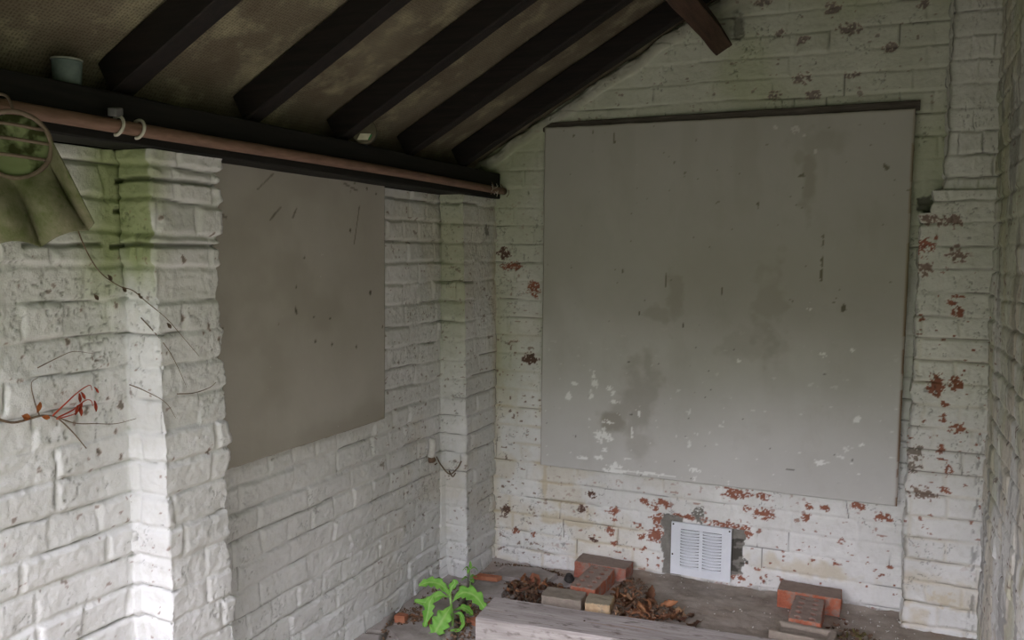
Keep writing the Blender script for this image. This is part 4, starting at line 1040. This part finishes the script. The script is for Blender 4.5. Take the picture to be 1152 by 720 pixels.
for k, (a, z, l, w) in enumerate(((0.2,.070,.034,.013),(2.9,.070,.032,.013),(1.5,.072,.030,.012),(4.4,.068,.028,.012),(0.7,.035,.036,.018),(3.5,.033,.036,.018),(5.2,.030,.032,.018))):
    d = rr*math.cos(a)+ff*math.sin(a); b0 = Vector((0, 0, z)); 
    blade(root, [b0, b0+d*l*.5+Vector((0, 0, .008)), b0+d*l*.9+Vector((0, 0, -.006 if z > .05 else -.002))], w, 2, 20+k, lobe_amp=.15)
blade(root, [Vector((0, 0, .07)), V3(.002, .088), V3(.001, .106)], .011, 2, 30, up=(.3, -.9, .1), lobe_amp=.1)
# low moss tuft in the corner
# ------------------------------------------------------------------ creeper on the left wall
TWIG = mat_simple('dry_brown_creeper_stem', (.10, .065, .045), (.22, .16, .11), 60)
REDT = mat_simple('red_creeper_shoot', (.30, .035, .015), (.48, .075, .03), 60, .5)
ORG = mat_simple('orange_creeper_bud', (.42, .14, .04), (.55, .22, .07), 60, .6)
def W(y, z, x=-.098): return Vector((x, y, z))
root = empty('creeper', (-.10, -2.05, .982)); tag(root, 'dry creeper with red shoots clinging to the left wall', 'creeper')
O = Vector(root.location)
def tw(name, pts, rad, mat):
    bm = bmesh.new(); c = spline([p-O for p in pts], 6); add_tube(bm, c, [rad*(1-.65*i/(len(c)-1)) for i in range(len(c))], 6); return from_bm(name, bm, mat, root, smooth=True)
tw('stem', [W(-2.125,.985), W(-2.09,.972), W(-2.045,.977,-.09), W(-2.02,.974), W(-1.995,.965), W(-1.96,.930), W(-1.925,.885)], .0030, TWIG)
tw('stem', [W(-1.995,.966), W(-1.95,.945), W(-1.90,.935), W(-1.845,.925), W(-1.80,.93,-.085)], .0016, TWIG)
tw('stem', [W(-2.035,.978), W(-2.045,1.01), W(-2.050,1.045), W(-2.035,1.055)], .0016, TWIG)
tw('stem', [W(-2.035,1.075), W(-1.99,1.09), W(-1.95,1.10), W(-1.90,1.09)], .0012, TWIG)
tw('shoot', [W(-2.005,.970), W(-1.975,.990), W(-1.940,1.012), W(-1.912,1.022), W(-1.906,1.010)], .0019, REDT)
tw('shoot', [W(-1.995,.964), W(-1.955,.975), W(-1.925,.990), W(-1.910,.988), W(-1.905,.975)], .0019, REDT)
tw('shoot', [W(-1.995,.962), W(-1.955,.965), W(-1.935,.973)], .0016, REDT)
def leaflet(p, d, L, Wd, mat, nm='leaflet'):
    bm = bmesh.new(); d = Vector(d).normalized(); s = d.cross(Vector((1, 0, 0))).normalized(); p = p-O
    rows = [[bm.verts.new(p+d*L*t+s*Wd*w*k+Vector((.003*abs(k)+.004*t, 0, 0))) for k in (-1, 0, 1)] for t, w in ((0, .15), (.3, .8), (.6, 1), (.85, .55), (1, .05))]
    for a, b in zip(rows, rows[1:]):
        for j in range(2): bm.faces.new((a[j], b[j], b[j+1], a[j+1]))
    bmesh.ops.solidify(bm, geom=bm.faces[:], thickness=.0009); return from_bm(nm, bm, mat, root)
for y, z, dy, dz, L, w, mt in ((-2.045,.985,.2,.9,.022,.006,ORG),(-2.06,.975,-.6,.3,.024,.007,ORG),(-2.035,.975,.6,-.2,.016,.005,ORG),(-1.945,1.010,-.1,-1,.020,.0045,REDT),(-1.940,1.012,.35,-1,.018,.004,REDT),
        (-1.950,.985,-.5,-1,.022,.0045,REDT),(-1.945,.985,0,-1,.024,.005,REDT),(-1.938,.987,-.8,-.8,.020,.004,REDT),(-1.907,.988,.0,-1,.024,.0045,REDT),(-1.906,1.018,.3,-.7,.015,.003,REDT)):
    leaflet(W(y, z, -.092), (0, dy, dz), L, w, mt)
root = empty('dead_tendril', (-.10, -1.94, 1.30)); tag(root, 'thin dry tendril trailing over the upper left wall to the near pier', 'creeper')
O = Vector(root.location)
tw('stem', [W(-1.935,1.372), W(-1.918,1.33), W(-1.895,1.29), W(-1.87,1.262), W(-1.835,1.236,-.088), W(-1.815,1.226,-.07), W(-1.812,1.20,-.03), W(-1.795,1.165,.008), W(-1.745,1.115,.010), W(-1.70,1.07,.010)], .0017, TWIG)
tw('stem', [W(-1.812,1.165,-.05), W(-1.80,1.13,-.02), W(-1.79,1.09,.010), W(-1.76,1.04,.010), W(-1.74,1.00,.010)], .0013, TWIG)
tw('stem', [W(-1.812,1.01,-.09), W(-1.81,1.00,-.05), W(-1.80,.975,.005), W(-1.775,.935,.010)], .0013, TWIG)
tw('stem', [W(-1.77,.99,.010), W(-1.72,.985,.012), W(-1.67,.99,.011), W(-1.645,1.0,.010)], .0014, TWIG)
for y, z, x in ((-1.868,1.262,-.09),(-1.835,1.235,-.085),(-1.814,1.22,-.06),(-1.90,1.22,-.096),(-1.80,1.155,.010)):
    leaflet(W(y, z, x+.004), (0, .4, -.8), .014, .005, TWIG, 'husk')

# twigs and cobweb debris where the pipe meets the corner
rng = random.Random(12)
root = empty('twig_cluster', (.03, -.10, 1.57)); tag(root, 'tangle of dry twigs stuck round the far end of the pipe in the corner', 'twigs')
for k in range(13):
    bm = bmesh.new(); y = rng.uniform(-.11, .075); x = rng.uniform(-.005, .03); z = rng.uniform(-.015, .02); d = Vector((rng.uniform(-.2, .5), rng.uniform(-.7, .7), rng.uniform(-1, .8))).normalized()*rng.uniform(.025, .06)
    p = Vector((x, y, z)); add_tube(bm, spline([p-d*.5, p+Vector((.004, .003, 0)), p+d*.5], 4), .0013, 5); from_bm('twig', bm, TWIG if k % 3 else bpy.data.materials['off_white_clip'], root)
root = empty('twig_cluster', (-.06, -.30, .47)); tag(root, 'few dry hooked twigs snagged on the far left pier low down', 'twigs')
for pts in ([(-.048,-.02,.045),(-.030,-.012,.010),(.004,-.006,-.022),(.036,-.004,.004),(.055,-.006,.035)], [(.0,-.004,-.01),(.018,-.008,-.030),(.030,-.006,-.015)], [(-.075,-.01,.02),(-.058,-.02,.012),(-.04,-.03,.022)]):
    bm = bmesh.new(); c = spline(pts, 6); add_tube(bm, c, .0028, 6); from_bm('twig', bm, TWIG, root, smooth=True)
# an old nail and plug on the left wall beside the far pier
root = empty('wall_plug', (-.108, -.372, .515)); tag(root, 'rusty plug and knob of mortar sticking out of the left recess by the far pier', 'plug')
bm = bmesh.new(); add_tube(bm, [(0, 0, 0), (.016, 0, .001), (.024, 0, 0)], [.014, .012, .006], 12); from_bm('plug', bm, mat_simple('rust_brown_plug', (.08, .05, .035), (.20, .13, .09), 50), root, smooth=True)
bm = bmesh.new(); add_tube(bm, spline([(.004, .0, .012), (.012, .0, .05), (.010, -.003, .085)], 4), [.014]*8+[.008], 10); from_bm('mortar_knob', bm, mat_simple('painted_knob', (.55, .53, .50), (.72, .70, .68), 40), root, smooth=True)
# nails driven into the two boards
